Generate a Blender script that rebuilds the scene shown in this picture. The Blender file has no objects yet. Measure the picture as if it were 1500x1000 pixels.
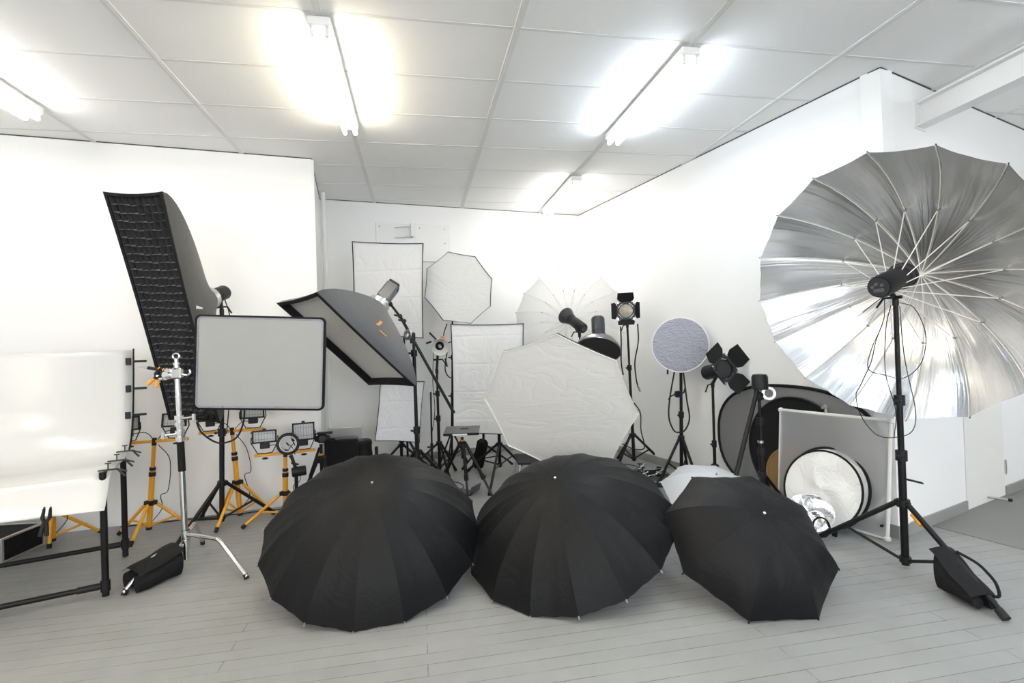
import bpy, math, random
import numpy as np
random.seed(7)
PI = math.pi
C = bpy.context.scene.collection
V = lambda *a: np.array(a, float)
def nrm(v):
    v = np.asarray(v, float); return v/(np.linalg.norm(v)+1e-12)
# ------------------------------------------------------------- camera
F = 741.7; CAM = V(0, 0, 1.3); YAW, PIT, ROL = 0.18397, 0.0088385, -0.0331494
FW = V(math.sin(YAW)*math.cos(PIT), math.cos(YAW)*math.cos(PIT), math.sin(PIT))
_r = V(math.cos(YAW), -math.sin(YAW), 0); _u = np.cross(_r, FW)
RT = math.cos(ROL)*_r+math.sin(ROL)*_u; UP = -math.sin(ROL)*_r+math.cos(ROL)*_u
def ray(x, y): return (x-750)/F*RT-(y-500)/F*UP+FW
def P(x, y, Y):                      # the point at depth Y that the photo shows at x, y
    d = ray(x, y); return CAM+d*(Y/d[1])
def FL(x, y, z=0.0):                 # the point at height z that the photo shows at x, y
    d = ray(x, y); return CAM+d*((z-CAM[2])/d[2])
# ------------------------------------------------------------- materials
def mat(name, col, rough=.6, metal=0, bump=0, bscale=40, spec=.5, sheen=0, trans=0, fn=None, emit=None, var=0, vscale=6):
    m = bpy.data.materials.new(name); m.use_nodes = True
    nt = m.node_tree; b = nt.nodes['Principled BSDF']
    b.inputs['Base Color'].default_value = (*col, 1); b.inputs['Roughness'].default_value = rough
    b.inputs['Metallic'].default_value = metal; b.inputs['Specular IOR Level'].default_value = spec
    if sheen: b.inputs['Sheen Weight'].default_value = sheen
    if emit:
        b.inputs['Emission Color'].default_value = (*emit[0], 1); b.inputs['Emission Strength'].default_value = emit[1]
    N = lambda t: nt.nodes.new(t)
    tc = N('ShaderNodeTexCoord')
    if var:
        no = N('ShaderNodeTexNoise'); no.inputs['Scale'].default_value = vscale; no.inputs['Detail'].default_value = 5
        rp = N('ShaderNodeMapRange'); rp.inputs['To Min'].default_value = 1-var; rp.inputs['To Max'].default_value = 1+var
        mx = N('ShaderNodeVectorMath'); mx.operation = 'SCALE'; mx.inputs[0].default_value = col
        nt.links.new(tc.outputs['Object'], no.inputs['Vector']); nt.links.new(no.outputs['Fac'], rp.inputs['Value'])
        nt.links.new(rp.outputs['Result'], mx.inputs['Scale']); nt.links.new(mx.outputs['Vector'], b.inputs['Base Color'])
    if bump:
        no = N('ShaderNodeTexNoise'); no.inputs['Scale'].default_value = bscale; no.inputs['Detail'].default_value = 4
        bp = N('ShaderNodeBump'); bp.inputs['Strength'].default_value = bump; bp.inputs['Distance'].default_value = .01
        nt.links.new(tc.outputs['Object'], no.inputs['Vector']); nt.links.new(no.outputs['Fac'], bp.inputs['Height'])
        nt.links.new(bp.outputs['Normal'], b.inputs['Normal'])
    if trans:
        tr = N('ShaderNodeBsdfTranslucent'); tr.inputs['Color'].default_value = (*col, 1)
        ms = N('ShaderNodeMixShader'); ms.inputs['Fac'].default_value = trans
        nt.links.new(b.outputs[0], ms.inputs[1]); nt.links.new(tr.outputs[0], ms.inputs[2])
        nt.links.new(ms.outputs[0], nt.nodes['Material Output'].inputs['Surface'])
    if fn: fn(nt, b, tc, N)
    return m
def wrinkles(scale, strength, stretch=(1, 1, 1), fold=0, src='Object', pw_=.6):
    # long irregular creases; fold = the square fold lines of cloth that came out of a bag
    def fn(nt, b, tc, N):
        mp = N('ShaderNodeMapping'); mp.inputs['Scale'].default_value = stretch
        nt.links.new(tc.outputs[src], mp.inputs['Vector'])
        no = N('ShaderNodeTexNoise'); no.inputs['Scale'].default_value = scale; no.inputs['Detail'].default_value = 3
        no.inputs['Distortion'].default_value = 1.6 if src == 'Object' else .5
        nt.links.new(mp.outputs[0], no.inputs['Vector'])
        h = no.outputs['Fac']
        a = N('ShaderNodeMath'); a.operation = 'SUBTRACT'; a.inputs[1].default_value = .5; nt.links.new(h, a.inputs[0])
        c = N('ShaderNodeMath'); c.operation = 'ABSOLUTE'; nt.links.new(a.outputs[0], c.inputs[0])
        d = N('ShaderNodeMath'); d.operation = 'POWER'; d.inputs[1].default_value = pw_; nt.links.new(c.outputs[0], d.inputs[0])
        out = d.outputs[0]
        if fold:
            w = N('ShaderNodeTexWave'); w.wave_type = 'BANDS'; w.bands_direction = 'Z'; w.wave_profile = 'TRI'
            w.inputs['Scale'].default_value = fold; w.inputs['Distortion'].default_value = .3
            nt.links.new(tc.outputs['Object'], w.inputs['Vector'])
            pw = N('ShaderNodeMath'); pw.operation = 'POWER'; pw.inputs[1].default_value = 14; nt.links.new(w.outputs['Fac'], pw.inputs[0])
            ad = N('ShaderNodeMath'); ad.operation = 'MULTIPLY_ADD'; ad.inputs[1].default_value = -.35
            nt.links.new(pw.outputs[0], ad.inputs[0]); nt.links.new(out, ad.inputs[2]); out = ad.outputs[0]
        bp = N('ShaderNodeBump'); bp.inputs['Strength'].default_value = strength; bp.inputs['Distance'].default_value = .02
        nt.links.new(out, bp.inputs['Height']); nt.links.new(bp.outputs['Normal'], b.inputs['Normal'])
    return fn
def floor_nodes(nt, b, tc, N):
    L = nt.links.new
    br = N('ShaderNodeTexBrick'); br.offset = .37; br.offset_frequency = 2; br.squash_frequency = 1
    br.inputs['Scale'].default_value = 1; br.inputs['Brick Width'].default_value = 2.3; br.inputs['Row Height'].default_value = .0762
    br.inputs['Mortar Size'].default_value = .0019; br.inputs['Mortar Smooth'].default_value = .3
    br.inputs['Color1'].default_value = (.27, .272, .264, 1); br.inputs['Color2'].default_value = (.287, .289, .281, 1)
    br.inputs['Mortar'].default_value = (.27, .272, .264, 1)
    L(tc.outputs['Object'], br.inputs['Vector'])
    # joints are open in some places and filled with paint in others
    mpj = N('ShaderNodeMapping'); mpj.inputs['Scale'].default_value = (1.6, 14, 1); L(tc.outputs['Object'], mpj.inputs['Vector'])
    nj = N('ShaderNodeTexNoise'); nj.inputs['Scale'].default_value = 1.3; nj.inputs['Detail'].default_value = 6; L(mpj.outputs[0], nj.inputs['Vector'])
    rj = N('ShaderNodeMapRange'); rj.inputs['From Min'].default_value = .36; rj.inputs['From Max'].default_value = .56
    L(nj.outputs['Fac'], rj.inputs['Value'])
    jm = N('ShaderNodeMath'); jm.operation = 'MULTIPLY'; L(br.outputs['Fac'], jm.inputs[0]); L(rj.outputs['Result'], jm.inputs[1])
    n = N('ShaderNodeTexNoise'); n.inputs['Scale'].default_value = 2.1; n.inputs['Detail'].default_value = 7; n.inputs['Roughness'].default_value = .65
    L(tc.outputs['Object'], n.inputs['Vector'])
    mr = N('ShaderNodeMapRange'); mr.inputs['From Min'].default_value = .3; mr.inputs['From Max'].default_value = .7
    mr.inputs['To Min'].default_value = .9; mr.inputs['To Max'].default_value = 1.08; L(n.outputs['Fac'], mr.inputs['Value'])
    sc = N('ShaderNodeVectorMath'); sc.operation = 'SCALE'; L(br.outputs['Color'], sc.inputs[0]); L(mr.outputs['Result'], sc.inputs['Scale'])
    mx = N('ShaderNodeMix'); mx.data_type = 'RGBA'; L(jm.outputs[0], mx.inputs['Factor'])
    L(sc.outputs[0], mx.inputs['A']); mx.inputs['B'].default_value = (.10, .10, .096, 1)
    L(mx.outputs['Result'], b.inputs['Base Color'])
    n2 = N('ShaderNodeTexNoise'); n2.inputs['Scale'].default_value = 9; n2.inputs['Detail'].default_value = 5; L(tc.outputs['Object'], n2.inputs['Vector'])
    mr2 = N('ShaderNodeMapRange'); mr2.inputs['To Min'].default_value = .34; mr2.inputs['To Max'].default_value = .6; L(n2.outputs['Fac'], mr2.inputs['Value'])
    L(mr2.outputs['Result'], b.inputs['Roughness'])
    ad = N('ShaderNodeMath'); ad.operation = 'MULTIPLY_ADD'; ad.inputs[1].default_value = -1.2; L(br.outputs['Fac'], ad.inputs[0]); L(n2.outputs['Fac'], ad.inputs[2])
    bp = N('ShaderNodeBump'); bp.inputs['Strength'].default_value = .25; bp.inputs['Distance'].default_value = .004
    L(ad.outputs[0], bp.inputs['Height']); L(bp.outputs['Normal'], b.inputs['Normal'])
def gauze(alpha):
    def fn(nt, b, tc, N):
        tp = N('ShaderNodeBsdfTransparent'); tr = N('ShaderNodeBsdfTranslucent'); tr.inputs['Color'].default_value = (.85, .86, .88, 1)
        m1 = N('ShaderNodeMixShader'); m1.inputs['Fac'].default_value = .35; m2 = N('ShaderNodeMixShader'); m2.inputs['Fac'].default_value = alpha
        nt.links.new(b.outputs[0], m1.inputs[1]); nt.links.new(tr.outputs[0], m1.inputs[2])
        nt.links.new(m1.outputs[0], m2.inputs[1]); nt.links.new(tp.outputs[0], m2.inputs[2])
        nt.links.new(m2.outputs[0], nt.nodes['Material Output'].inputs['Surface'])
    return fn
M = dict(
 wall=mat('white_wall_paint', (.85, .85, .845), .7, bump=.12, bscale=3, var=.015, vscale=1.5),
 ceil=mat('ceiling_panel', (.88, .88, .87), .8, bump=.05, bscale=60, var=.03, vscale=1.2),
 strip=mat('ceiling_strip', (.74, .74, .73), .8),
 floor=mat('painted_floorboards', (.35, .35, .34), .5, fn=floor_nodes),
 slab=mat('painted_slab', (.20, .20, .19), .55, bump=.1, bscale=12, var=.06, vscale=2),
 skirt=mat('grey_skirting', (.27, .27, .262), .5),
 door=mat('door_paint', (.80, .79, .76), .5),
 steel=mat('white_steel', (.80, .80, .79), .45),
 board=mat('white_board', (.82, .82, .81), .5),
 gap=mat('dark_gap', (.03, .03, .03), .9),
 bfab=mat('black_cloth', (.008, .008, .0087), .85, bump=.25, bscale=120, spec=.3),
 nylon=mat('black_umbrella_nylon', (.0048, .005, .0057), .52, spec=.22, fn=wrinkles(7, .16, (1, 1, 1))),
 gfab=mat('dark_grey_cloth', (.045, .048, .055), .6, sheen=.2, fn=wrinkles(5, .12)),
 sfab=mat('charcoal_cloth', (.035, .034, .032), .65, sheen=.2, fn=wrinkles(4, .12)),
 blk=mat('black_satin_metal', (.007, .007, .0075), .42, spec=.25),
 plas=mat('black_plastic', (.010, .010, .0115), .48, bump=.05, bscale=200, spec=.3),
 rub=mat('black_rubber', (.01, .01, .01), .8),
 gunm=mat('gunmetal', (.20, .20, .21), .28, .9), grey=mat('grey_metal', (.16, .165, .17), .4, .6),
 dgry=mat('dark_grey_metal', (.035, .037, .042), .42, .2),
 alu=mat('aluminium', (.62, .62, .61), .32, 1),
 chrome=mat('chrome', (.78, .78, .78), .14, 1),
 yel=mat('yellow_paint', (.72, .33, .012), .42, var=.06, vscale=20),
 glass=mat('frosted_lamp_glass', (.50, .52, .52), .22, spec=.8),
 lens=mat('frosted_lens', (.30, .28, .23), .25, var=.2, vscale=60, spec=.8),
 filament=mat('amber_lamp', (.75, .35, .06), .4),
 white=mat('white_diffuser_cloth', (.70, .705, .725), .75, fn=wrinkles(3.2, .42, fold=1.2)),
 white2=mat('warm_diffuser_cloth', (.70, .695, .68), .75, fn=wrinkles(1.6, .32, (1, 1, 3.2))),
 lav=mat('grey_white_sock', (.33, .335, .39), .6, fn=wrinkles(9, .8, (1, 1, 2))),
 greyf=mat('grey_diffuser_panel', (.32, .327, .323), .55, bump=.04, bscale=10, var=.03, vscale=8),
 inner=mat('softbox_inner_cloth', (.72, .715, .69), .7, fn=wrinkles(3, .2)),
 cell=mat('softbox_cell_cloth', (.045, .045, .05), .7), gcloth=mat('grid_cloth', (.05, .05, .054), .5, sheen=.3),
 shoot=mat('shoot_through_cloth', (.90, .90, .89), .6, trans=.5),
 wnyl=mat('white_umbrella_nylon', (.80, .81, .84), .55, trans=.25),
 acry=mat('white_acrylic', (.80, .80, .79), .16, trans=.25),
 silver=mat('silver_cloth', (.72, .725, .74), .27, 1, fn=wrinkles(1, .3, (3.7, .9, 1), src='UV', pw_=.9)),
 foil=mat('silver_foil', (.78, .78, .80), .25, 1, fn=wrinkles(7, .35)),
 sgrey=mat('silver_grey_reflector', (.30, .30, .31), .45, .5, fn=wrinkles(8, .3)),
 wref=mat('white_reflector_cloth', (.78, .775, .75), .6, fn=wrinkles(5, .5)),
 gold=mat('tan_reflector_cloth', (.27, .16, .06), .5),
 gauze=mat('white_gauze', (.66, .67, .69), .7, fn=gauze(.38)),
 wtub=mat('white_tube', (.78, .78, .76), .5),
 rib=mat('cream_rib', (.74, .72, .66), .4),
 amark=mat('amber_print', (.75, .30, .02), .6), wmark=mat('white_print', (.7, .7, .72), .6),
 warm=mat('warm_tube', (.9, .9, .85), .4, emit=((1, .90, .70), 17)),
 cool=mat('cool_tube', (.9, .9, .9), .4, emit=((.78, .89, 1), 17)),
 neut=mat('neutral_tube', (.9, .9, .9), .4, emit=((1, .97, .92), 14)),
 lcd=mat('screen', (.10, .11, .11), .3),
)
# ------------------------------------------------------------- mesh builder
def frame(n, up=(0, 0, 1)):
    n = nrm(n); x = np.cross(up, n)
    if np.linalg.norm(x) < 1e-4: x = np.cross((0, 1, 0), n)
    x = nrm(x); return np.stack([x, np.cross(n, x), n], 1)
class MB:
    def __init__(s): s.v = []; s.f = []
    def add(s, v, f):
        o = len(s.v); s.v.extend(np.asarray(v, float).tolist()); s.f.extend([tuple(i+o for i in q) for q in f]); return s
    def box(s, c, size, B=None, ch=0):
        B = np.eye(3) if B is None else B; c = np.asarray(c, float); h = np.array(size)/2
        if ch <= 0:
            v = [c+B@(h*V(*q)) for q in [(a, b, d) for a in (-1, 1) for b in (-1, 1) for d in (-1, 1)]]
            return s.add(v, [(0, 1, 3, 2), (4, 6, 7, 5), (0, 4, 5, 1), (2, 3, 7, 6), (0, 2, 6, 4), (1, 5, 7, 3)])
        ch = min(ch, .45*min(size)); prof = []
        hx, hy, hz = h
        def ringp(dx, dy, k):
            return [(hx-dx-k, -hy+dy), (hx-dx, -hy+dy+k), (hx-dx, hy-dy-k), (hx-dx-k, hy-dy), (-hx+dx+k, hy-dy), (-hx+dx, hy-dy-k), (-hx+dx, -hy+dy+k), (-hx+dx+k, -hy+dy)]
        vs = []
        for z, d in ((-hz, ch), (-hz+ch, 0), (hz-ch, 0), (hz, ch)):
            vs += [c+B@V(x, y, z) for x, y in ringp(d, d, ch)]
        fs = [(i+8*k, (i+1) % 8+8*k, (i+1) % 8+8*(k+1), i+8*(k+1)) for k in range(3) for i in range(8)]
        fs += [tuple(reversed(range(8))), tuple(range(24, 32))]
        return s.add(vs, fs)
    def tube(s, pts, r, seg=8, closed=False):
        pts = [np.asarray(p, float) for p in pts]; n = len(pts)
        rs = r if hasattr(r, '__len__') else [r]*n
        t0 = nrm(pts[1]-pts[0]); a = V(0, 0, 1) if abs(t0[2]) < .9 else V(1, 0, 0)
        u = nrm(np.cross(a, t0)); vs = []
        for i, p in enumerate(pts):
            if closed: t = nrm(pts[(i+1) % n]-pts[i-1])
            else: t = nrm(pts[min(i+1, n-1)]-pts[max(i-1, 0)])
            u = nrm(u-t*(u@t)); w = np.cross(t, u)
            vs += [p+rs[i]*(math.cos(2*PI*k/seg)*u+math.sin(2*PI*k/seg)*w) for k in range(seg)]
        fs = []
        for i in range(n if closed else n-1):
            j = (i+1) % n
            fs += [(i*seg+k, i*seg+(k+1) % seg, j*seg+(k+1) % seg, j*seg+k) for k in range(seg)]
        if not closed: fs += [tuple(reversed(range(seg))), tuple(range((n-1)*seg, n*seg))]
        return s.add(vs, fs)
    def cyl(s, a, b, r, r2=None, seg=14): return s.tube([a, b], [r, r if r2 is None else r2], seg)
    def lathe(s, prof, o, axis, seg=24, cap=True, up=(0, 0, 1)):
        B = frame(axis, up); o = np.asarray(o, float); vs = []
        for r, h in prof:
            vs += [o+B@V(r*math.cos(2*PI*k/seg), r*math.sin(2*PI*k/seg), h) for k in range(seg)]
        n = len(prof)
        fs = [(i*seg+k, i*seg+(k+1) % seg, (i+1)*seg+(k+1) % seg, (i+1)*seg+k) for i in range(n-1) for k in range(seg)]
        if cap: fs += [tuple(reversed(range(seg))), tuple(range((n-1)*seg, n*seg))]
        return s.add(vs, fs)
    def grid(s, fn, nu, nv):
        vs = [fn(i/nu, j/nv) for j in range(nv+1) for i in range(nu+1)]; w = nu+1
        return s.add(vs, [(j*w+i, j*w+i+1, (j+1)*w+i+1, (j+1)*w+i) for j in range(nv) for i in range(nu)])
    def slab(s, pts, t):                       # a polygon with thickness t (vector)
        n = len(pts); pts = [np.asarray(p, float) for p in pts]
        return s.add(pts+[p+t for p in pts], [tuple(reversed(range(n))), tuple(range(n, 2*n))]+[(i, (i+1) % n, n+(i+1) % n, n+i) for i in range(n)])
    def disc(s, fn, rings, seg):               # fn(rho 0..1, angle) -> point
        vs = [fn(0, 0)]
        for i in range(1, rings+1): vs += [fn(i/rings, 2*PI*k/seg) for k in range(seg)]
        fs = [(0, 1+k, 1+(k+1) % seg) for k in range(seg)]
        for i in range(rings-1):
            a, b = 1+i*seg, 1+(i+1)*seg
            fs += [(a+k, b+k, b+(k+1) % seg, a+(k+1) % seg) for k in range(seg)]
        return s.add(vs, fs)
BASE = {}
def obj(name, mb, m, parent=None, base=None, smooth=32, label=None):
    b = BASE[parent.name] if parent else (V(0, 0, 0) if base is None else np.asarray(base, float))
    me = bpy.data.meshes.new(name); v = np.array(mb.v)-b
    me.from_pydata(v.tolist(), [], mb.f); me.materials.append(M[m]); me.update()
    if smooth:
        me.polygons.foreach_set('use_smooth', [True]*len(me.polygons)); me.set_sharp_from_angle(angle=math.radians(smooth))
    o = bpy.data.objects.new(name, me); C.objects.link(o); BASE[o.name] = b
    if parent: o.parent = parent
    else: o.location = b
    if label: o['label'] = label
    return o
def tag(o, label, cat, group=None):
    o['label'] = label; o['category'] = cat
    if group: o['group'] = group
    return o
def thing(name, label, cat, base, group=None):
    o = bpy.data.objects.new(name, None); C.objects.link(o); o.empty_display_size = .05
    o.location = base; BASE[o.name] = np.asarray(base, float); return tag(o, label, cat, group)
def struct(name, mb, m, parent=None, smooth=0):
    o = obj(name, mb, m, parent, smooth=smooth)
    if not parent: o['kind'] = 'structure'
    return o
def dup(root, loc, rz=0, label=None):
    r = root.copy(); C.objects.link(r); r.location = loc; r.rotation_euler = (0, 0, rz)
    if label: r['label'] = label
    for ch in list(root.children):
        c = ch.copy(); C.objects.link(c); c.parent = r
        for g in list(ch.children):
            d = g.copy(); C.objects.link(d); d.parent = c
    return r
def spline(pts, n=8):
    pts = [np.asarray(p, float) for p in pts]; q = [2*pts[0]-pts[1]]+pts+[2*pts[-1]-pts[-2]]; out = []
    for i in range(1, len(q)-2):
        for k in range(n):
            t = k/n; a, b, c, d = q[i-1:i+3]
            out.append(.5*((2*b)+(c-a)*t+(2*a-5*b+4*c-d)*t*t+(3*b-a-3*c+d)*t**3))
    out.append(pts[-1]); return out
def cable(pts, r, parent, name='cable', m='rub', n=8): return obj(name, MB().tube(spline(pts, n), r, 6), m, parent)
# ------------------------------------------------------------- the room
H = 3.0
A_, B_, R_ = V(-1.021, 5.881), V(2.147, 6.400), V(2.956, 2.725)     # back corners, projecting corner
L_ = V(-0.873, 4.660); L0 = L_+(L_-V(-3.002, 4.369))*-2.2; T_ = R_+nrm(V(5.145, 3.427)-R_)*4.6
FRY = -4.2
def wallmesh(a, b, z0=0, z1=H, t=.12):
    d = nrm(b-a); n = V(-d[1], d[0])*t            # thickness away from the room (room on the right of a->b)
    p = [V(*a, z0), V(*b, z0), V(*(b+n), z0), V(*(a+n), z0)]
    return MB().slab(p, V(0, 0, z1-z0))
struct('wall_left', wallmesh(L0, L_), 'wall')
struct('wall_left_return', wallmesh(L_, A_), 'wall')
struct('wall_back', wallmesh(A_, B_), 'wall')
struct('wall_right', wallmesh(B_, R_), 'wall')
FLc, FRc = V(L0[0], FRY), V(T_[0], FRY)
struct('wall_far_left', wallmesh(FLc, L0), 'wall')
struct('wall_far_right', wallmesh(T_, FRc), 'wall')
struct('ceiling', MB().box((0, 1.5, H+.05), (16, 13, .1)), 'ceil')
struct('floor', MB().box((0, 1.5, -.05), (16, 13, .1)), 'floor')
# wall right of the projecting corner, with the flush door in it
dT = nrm(T_-R_)
def onT(s, z=0, off=0):                          # s metres along that wall, off metres into the room
    p = R_+dT*s+V(dT[1], -dT[0])*off; return V(*p, z)
sD0, sD1 = .947, 1.613                           # door opening
struct('wall_right_return', wallmesh(R_, onT(sD0)[:2]), 'wall')
struct('wall_right_outer', wallmesh(onT(sD1)[:2], T_), 'wall')
struct('wall_right_header', wallmesh(onT(sD0)[:2], onT(sD1)[:2], 2.04, H), 'wall')
def boxT(s0, s1, z0, z1, o0, o1):
    return MB().slab([onT(s0, z0, o0), onT(s1, z0, o0), onT(s1, z0, o1), onT(s0, z0, o1)], V(0, 0, z1-z0))
dr = struct('door_1', boxT(sD0+.006, sD1-.006, .006, 2.034, -.05, .004), 'door')
hg = boxT(sD1-.006, sD1+.012, .17, .28, .002, .014); obj('hinge', hg, 'alu', dr)
st_ = MB(); q = onT(1.29, .045, .004); st_.cyl(q, q+V(dT[1], -dT[0], 0)*.10+V(.03, 0, 0), .008); e = q+V(dT[1], -dT[0], 0)*.10+V(.03, 0, 0)
stp = obj('door_stop', st_, 'alu', dr); obj('stop_tip', MB().cyl(e, e+V(.006, -.018, 0), .012), 'rub', stp)
struct('door_gap_1', boxT(sD0, sD1, 0, 2.04, -.06, -.052), 'gap')['kind'] = 'structure'
struct('baseboard_right_return', boxT(-.0, sD0, 0, .076, 0, .012), 'skirt')
struct('baseboard_right_outer', boxT(sD1, 4.4, 0, .076, 0, .012), 'skirt')
dR = nrm(R_-B_); nR = V(dR[1], -dR[0])
def onR(s, z=0, off=0):                          # s metres from the projecting corner towards the back
    p = R_-dR*s+nR*off; return V(*p, z)
struct('baseboard_right', MB().slab([onR(-.012, 0, 0), onR(3.76, 0, 0), onR(3.76, 0, .012), onR(-.012, 0, .012)], V(0, 0, .08)), 'skirt')
dB = nrm(B_-A_); nB = V(dB[1], -dB[0])
struct('baseboard_back', MB().slab([V(*(A_+nB*0), 0), V(*B_, 0), V(*(B_+nB*.012), 0), V(*(A_+nB*.012), 0)], V(0, 0, .08)), 'skirt')
def WR(x, y, off=0):
    r = ray(x, y); o = B_+nR*off; return CAM+r*(((o-CAM[:2])@nR)/(r[:2]@nR))
# thin dark strip standing in for the shadow line where walls meet the ceiling
tj = MB()
for a, b in ((L0, L_), (L_, A_), (A_, B_), (B_, R_), (R_, T_)):
    d = nrm(b-a); n = V(d[1], -d[0]); tj.slab([V(*a, H-.006), V(*b, H-.006), V(*(b+n*.007), H-.006), V(*(a+n*.007), H-.006)], V(0, 0, .006))
struct('shadow_trim_1', tj, 'dgry')
# wood edge post and pipe in the alcove beside the left wall's end
d_ = nrm(A_-L_); n_ = V(d_[1], -d_[0])
def onL(s, z, off=0): return V(*(L_+d_*s+n_*off), z)
struct('trim_2', MB().slab([onL(0, 0), onL(.06, 0), onL(.06, 0, .022), onL(0, 0, .022)], V(0, 0, H-.01)), 'board')
struct('trim_3', MB().cyl(onL(.95, 0, .05), onL(.95, H-.01, .05), .022), 'wtub', smooth=32)
# ceiling cover strips
GX = [-5.5, -4.5, -3.46, -2.43, -1.41, -.44, .575, 1.6, 2.58, 3.6, 4.6, 5.6]
st = MB()
for x in GX: st.box((x, 1.5, H-.003), (.036, 12.6, .006)); st.box((x, 1.5, H-.0065), (.014, 12.6, .003))
struct('trim_4', st, 'strip')
st = MB(); y = 2.62-.54*12
while y < 7.5:
    for i in range(len(GX)-1): st.box(((GX[i]+GX[i+1])/2, y, H-.001), (GX[i+1]-GX[i]-.036, .02, .002))
    y += .5415
struct('trim_5', st, 'strip')
# floor beyond the corner: the smooth painted slab with the step line
a, b = FL(1360, 769), FL(1502, 806)
sl = MB().slab([V(*a[:2], 0), V(*(a+(b-a)*6)[:2], 0), V(8, -1, 0), V(8, 6, 0), onT(.3, 0), ], V(0, 0, .004))
struct('trim_6', sl, 'slab')
# front wall behind the camera with two big windows: daylight comes through them
wins = [(-3.6, -1.0), (0.6, 3.4)]; z0w, z1w = .9, 2.5
xs = [FLc[0], wins[0][0], wins[0][1], wins[1][0], wins[1][1], FRc[0]]
fw = MB()
for i in range(5):
    x0, x1 = xs[i], xs[i+1]; xm, w = (x0+x1)/2, x1-x0
    if i in (1, 3):
        fw.box((xm, FRY-.06, z0w/2), (w, .12, z0w)); fw.box((xm, FRY-.06, (z1w+H)/2), (w, .12, H-z1w))
    else: fw.box((xm, FRY-.06, H/2), (w, .12, H))
struct('wall_front', fw, 'wall')
for i, (x0, x1) in enumerate(wins):
    wf = MB(); xm = (x0+x1)/2
    for x in (x0+.02, x1-.02, xm): wf.box((x, FRY-.06, (z0w+z1w)/2), (.04, .06, z1w-z0w))
    for z in (z0w+.02, z1w-.02): wf.box((xm, FRY-.06, z), (x1-x0-.09, .055, .04))
    struct('window_%d' % (i+1), wf, 'board')
    ld = bpy.data.lights.new('daylight', 'AREA'); ld.shape = 'RECTANGLE'; ld.size = x1-x0-.1; ld.size_y = z1w-z0w-.1
    ld.energy = 34; ld.color = (.97, .98, 1)
    lo = bpy.data.objects.new('daylight', ld); C.objects.link(lo); lo.location = (xm, FRY-.16, (z0w+z1w)/2); lo.rotation_euler = (PI/2, 0, 0)
# steel beam from the right wall towards the viewer
q = onT(.475, 2.775)
bd_ = nrm(FL(1500, 95, 2.775)-q); e = q+bd_*4.2
Bb = frame(bd_); bm = MB(); mid = (q+e)/2; Lb = 4.2
hx = Bb[:, 0]
for s, sz in ((0, (.012, .15, Lb)),): bm.box(mid, sz, Bb)
for s in (-1, 1): bm.box(mid+V(0, 0, s*.076), (.10, .012, Lb), Bb)
beam = obj('steel_beam', bm, 'steel', base=q, smooth=0)
tag(beam, 'white painted steel beam running out of the wall beside the projecting corner', 'beam')
obj('end_plate', boxT(.40, .55, 2.68, 2.87, .0, .01), 'steel', beam, smooth=0)
# ------------------------------------------------------------- ceiling lights
def ceiling_light(x, y0, y1, tubem, label, group=None):
    t = thing('fluorescent_light', label, 'ceiling light', (x, (y0+y1)/2, H), group)
    ym = (y0+y1)/2; L = y1-y0
    obj('batten', MB().box((x, ym, H-.035), (.115, L+.02, .05), ch=.006), 'steel', t)
    for s in (-1, 1):
        for e in (-1, 1):
            yy = ym+e*(L/2-.012)
            obj('lampholder', MB().box((x+s*.036, yy, H-.083), (.02, .02, .05), ch=.004), 'wtub', t)
        obj('fluorescent_tube', MB().cyl((x+s*.036, y0+.02, H-.095), (x+s*.036, y1-.02, H-.095), .0145, seg=12), tubem, t)
    return t
ceiling_light(-.44, 2.66, 3.88, 'warm', 'warm white twin tube ceiling light above the tall black softbox and grey panel')
ceiling_light(1.6, 2.66, 3.86, 'cool', 'cool bluish twin tube ceiling light nearest the steel beam')
ceiling_light(1.62, 4.87, 6.07, 'neut', 'small looking twin tube ceiling light farthest back near the back wall')
ceiling_light(-2.46, 2.64, 3.86, 'neut', 'twin tube ceiling light cut off above the white acrylic table')
for x, m in ((-2.46, 'warm'), (-.44, 'warm'), (1.6, 'cool'), (3.6, 'cool'), (5.6, 'neut')):  # unseen fixtures; rightmost column added to brighten the wall past the projecting corner
    ceiling_light(x, .43, 1.65, m, 'unseen twin tube ceiling light above the viewpoint', 'ceiling lights above the viewpoint')
    ceiling_light(x, -1.8, -.58, m, 'unseen twin tube ceiling light behind the viewpoint', 'ceiling lights behind the viewpoint')
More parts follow.
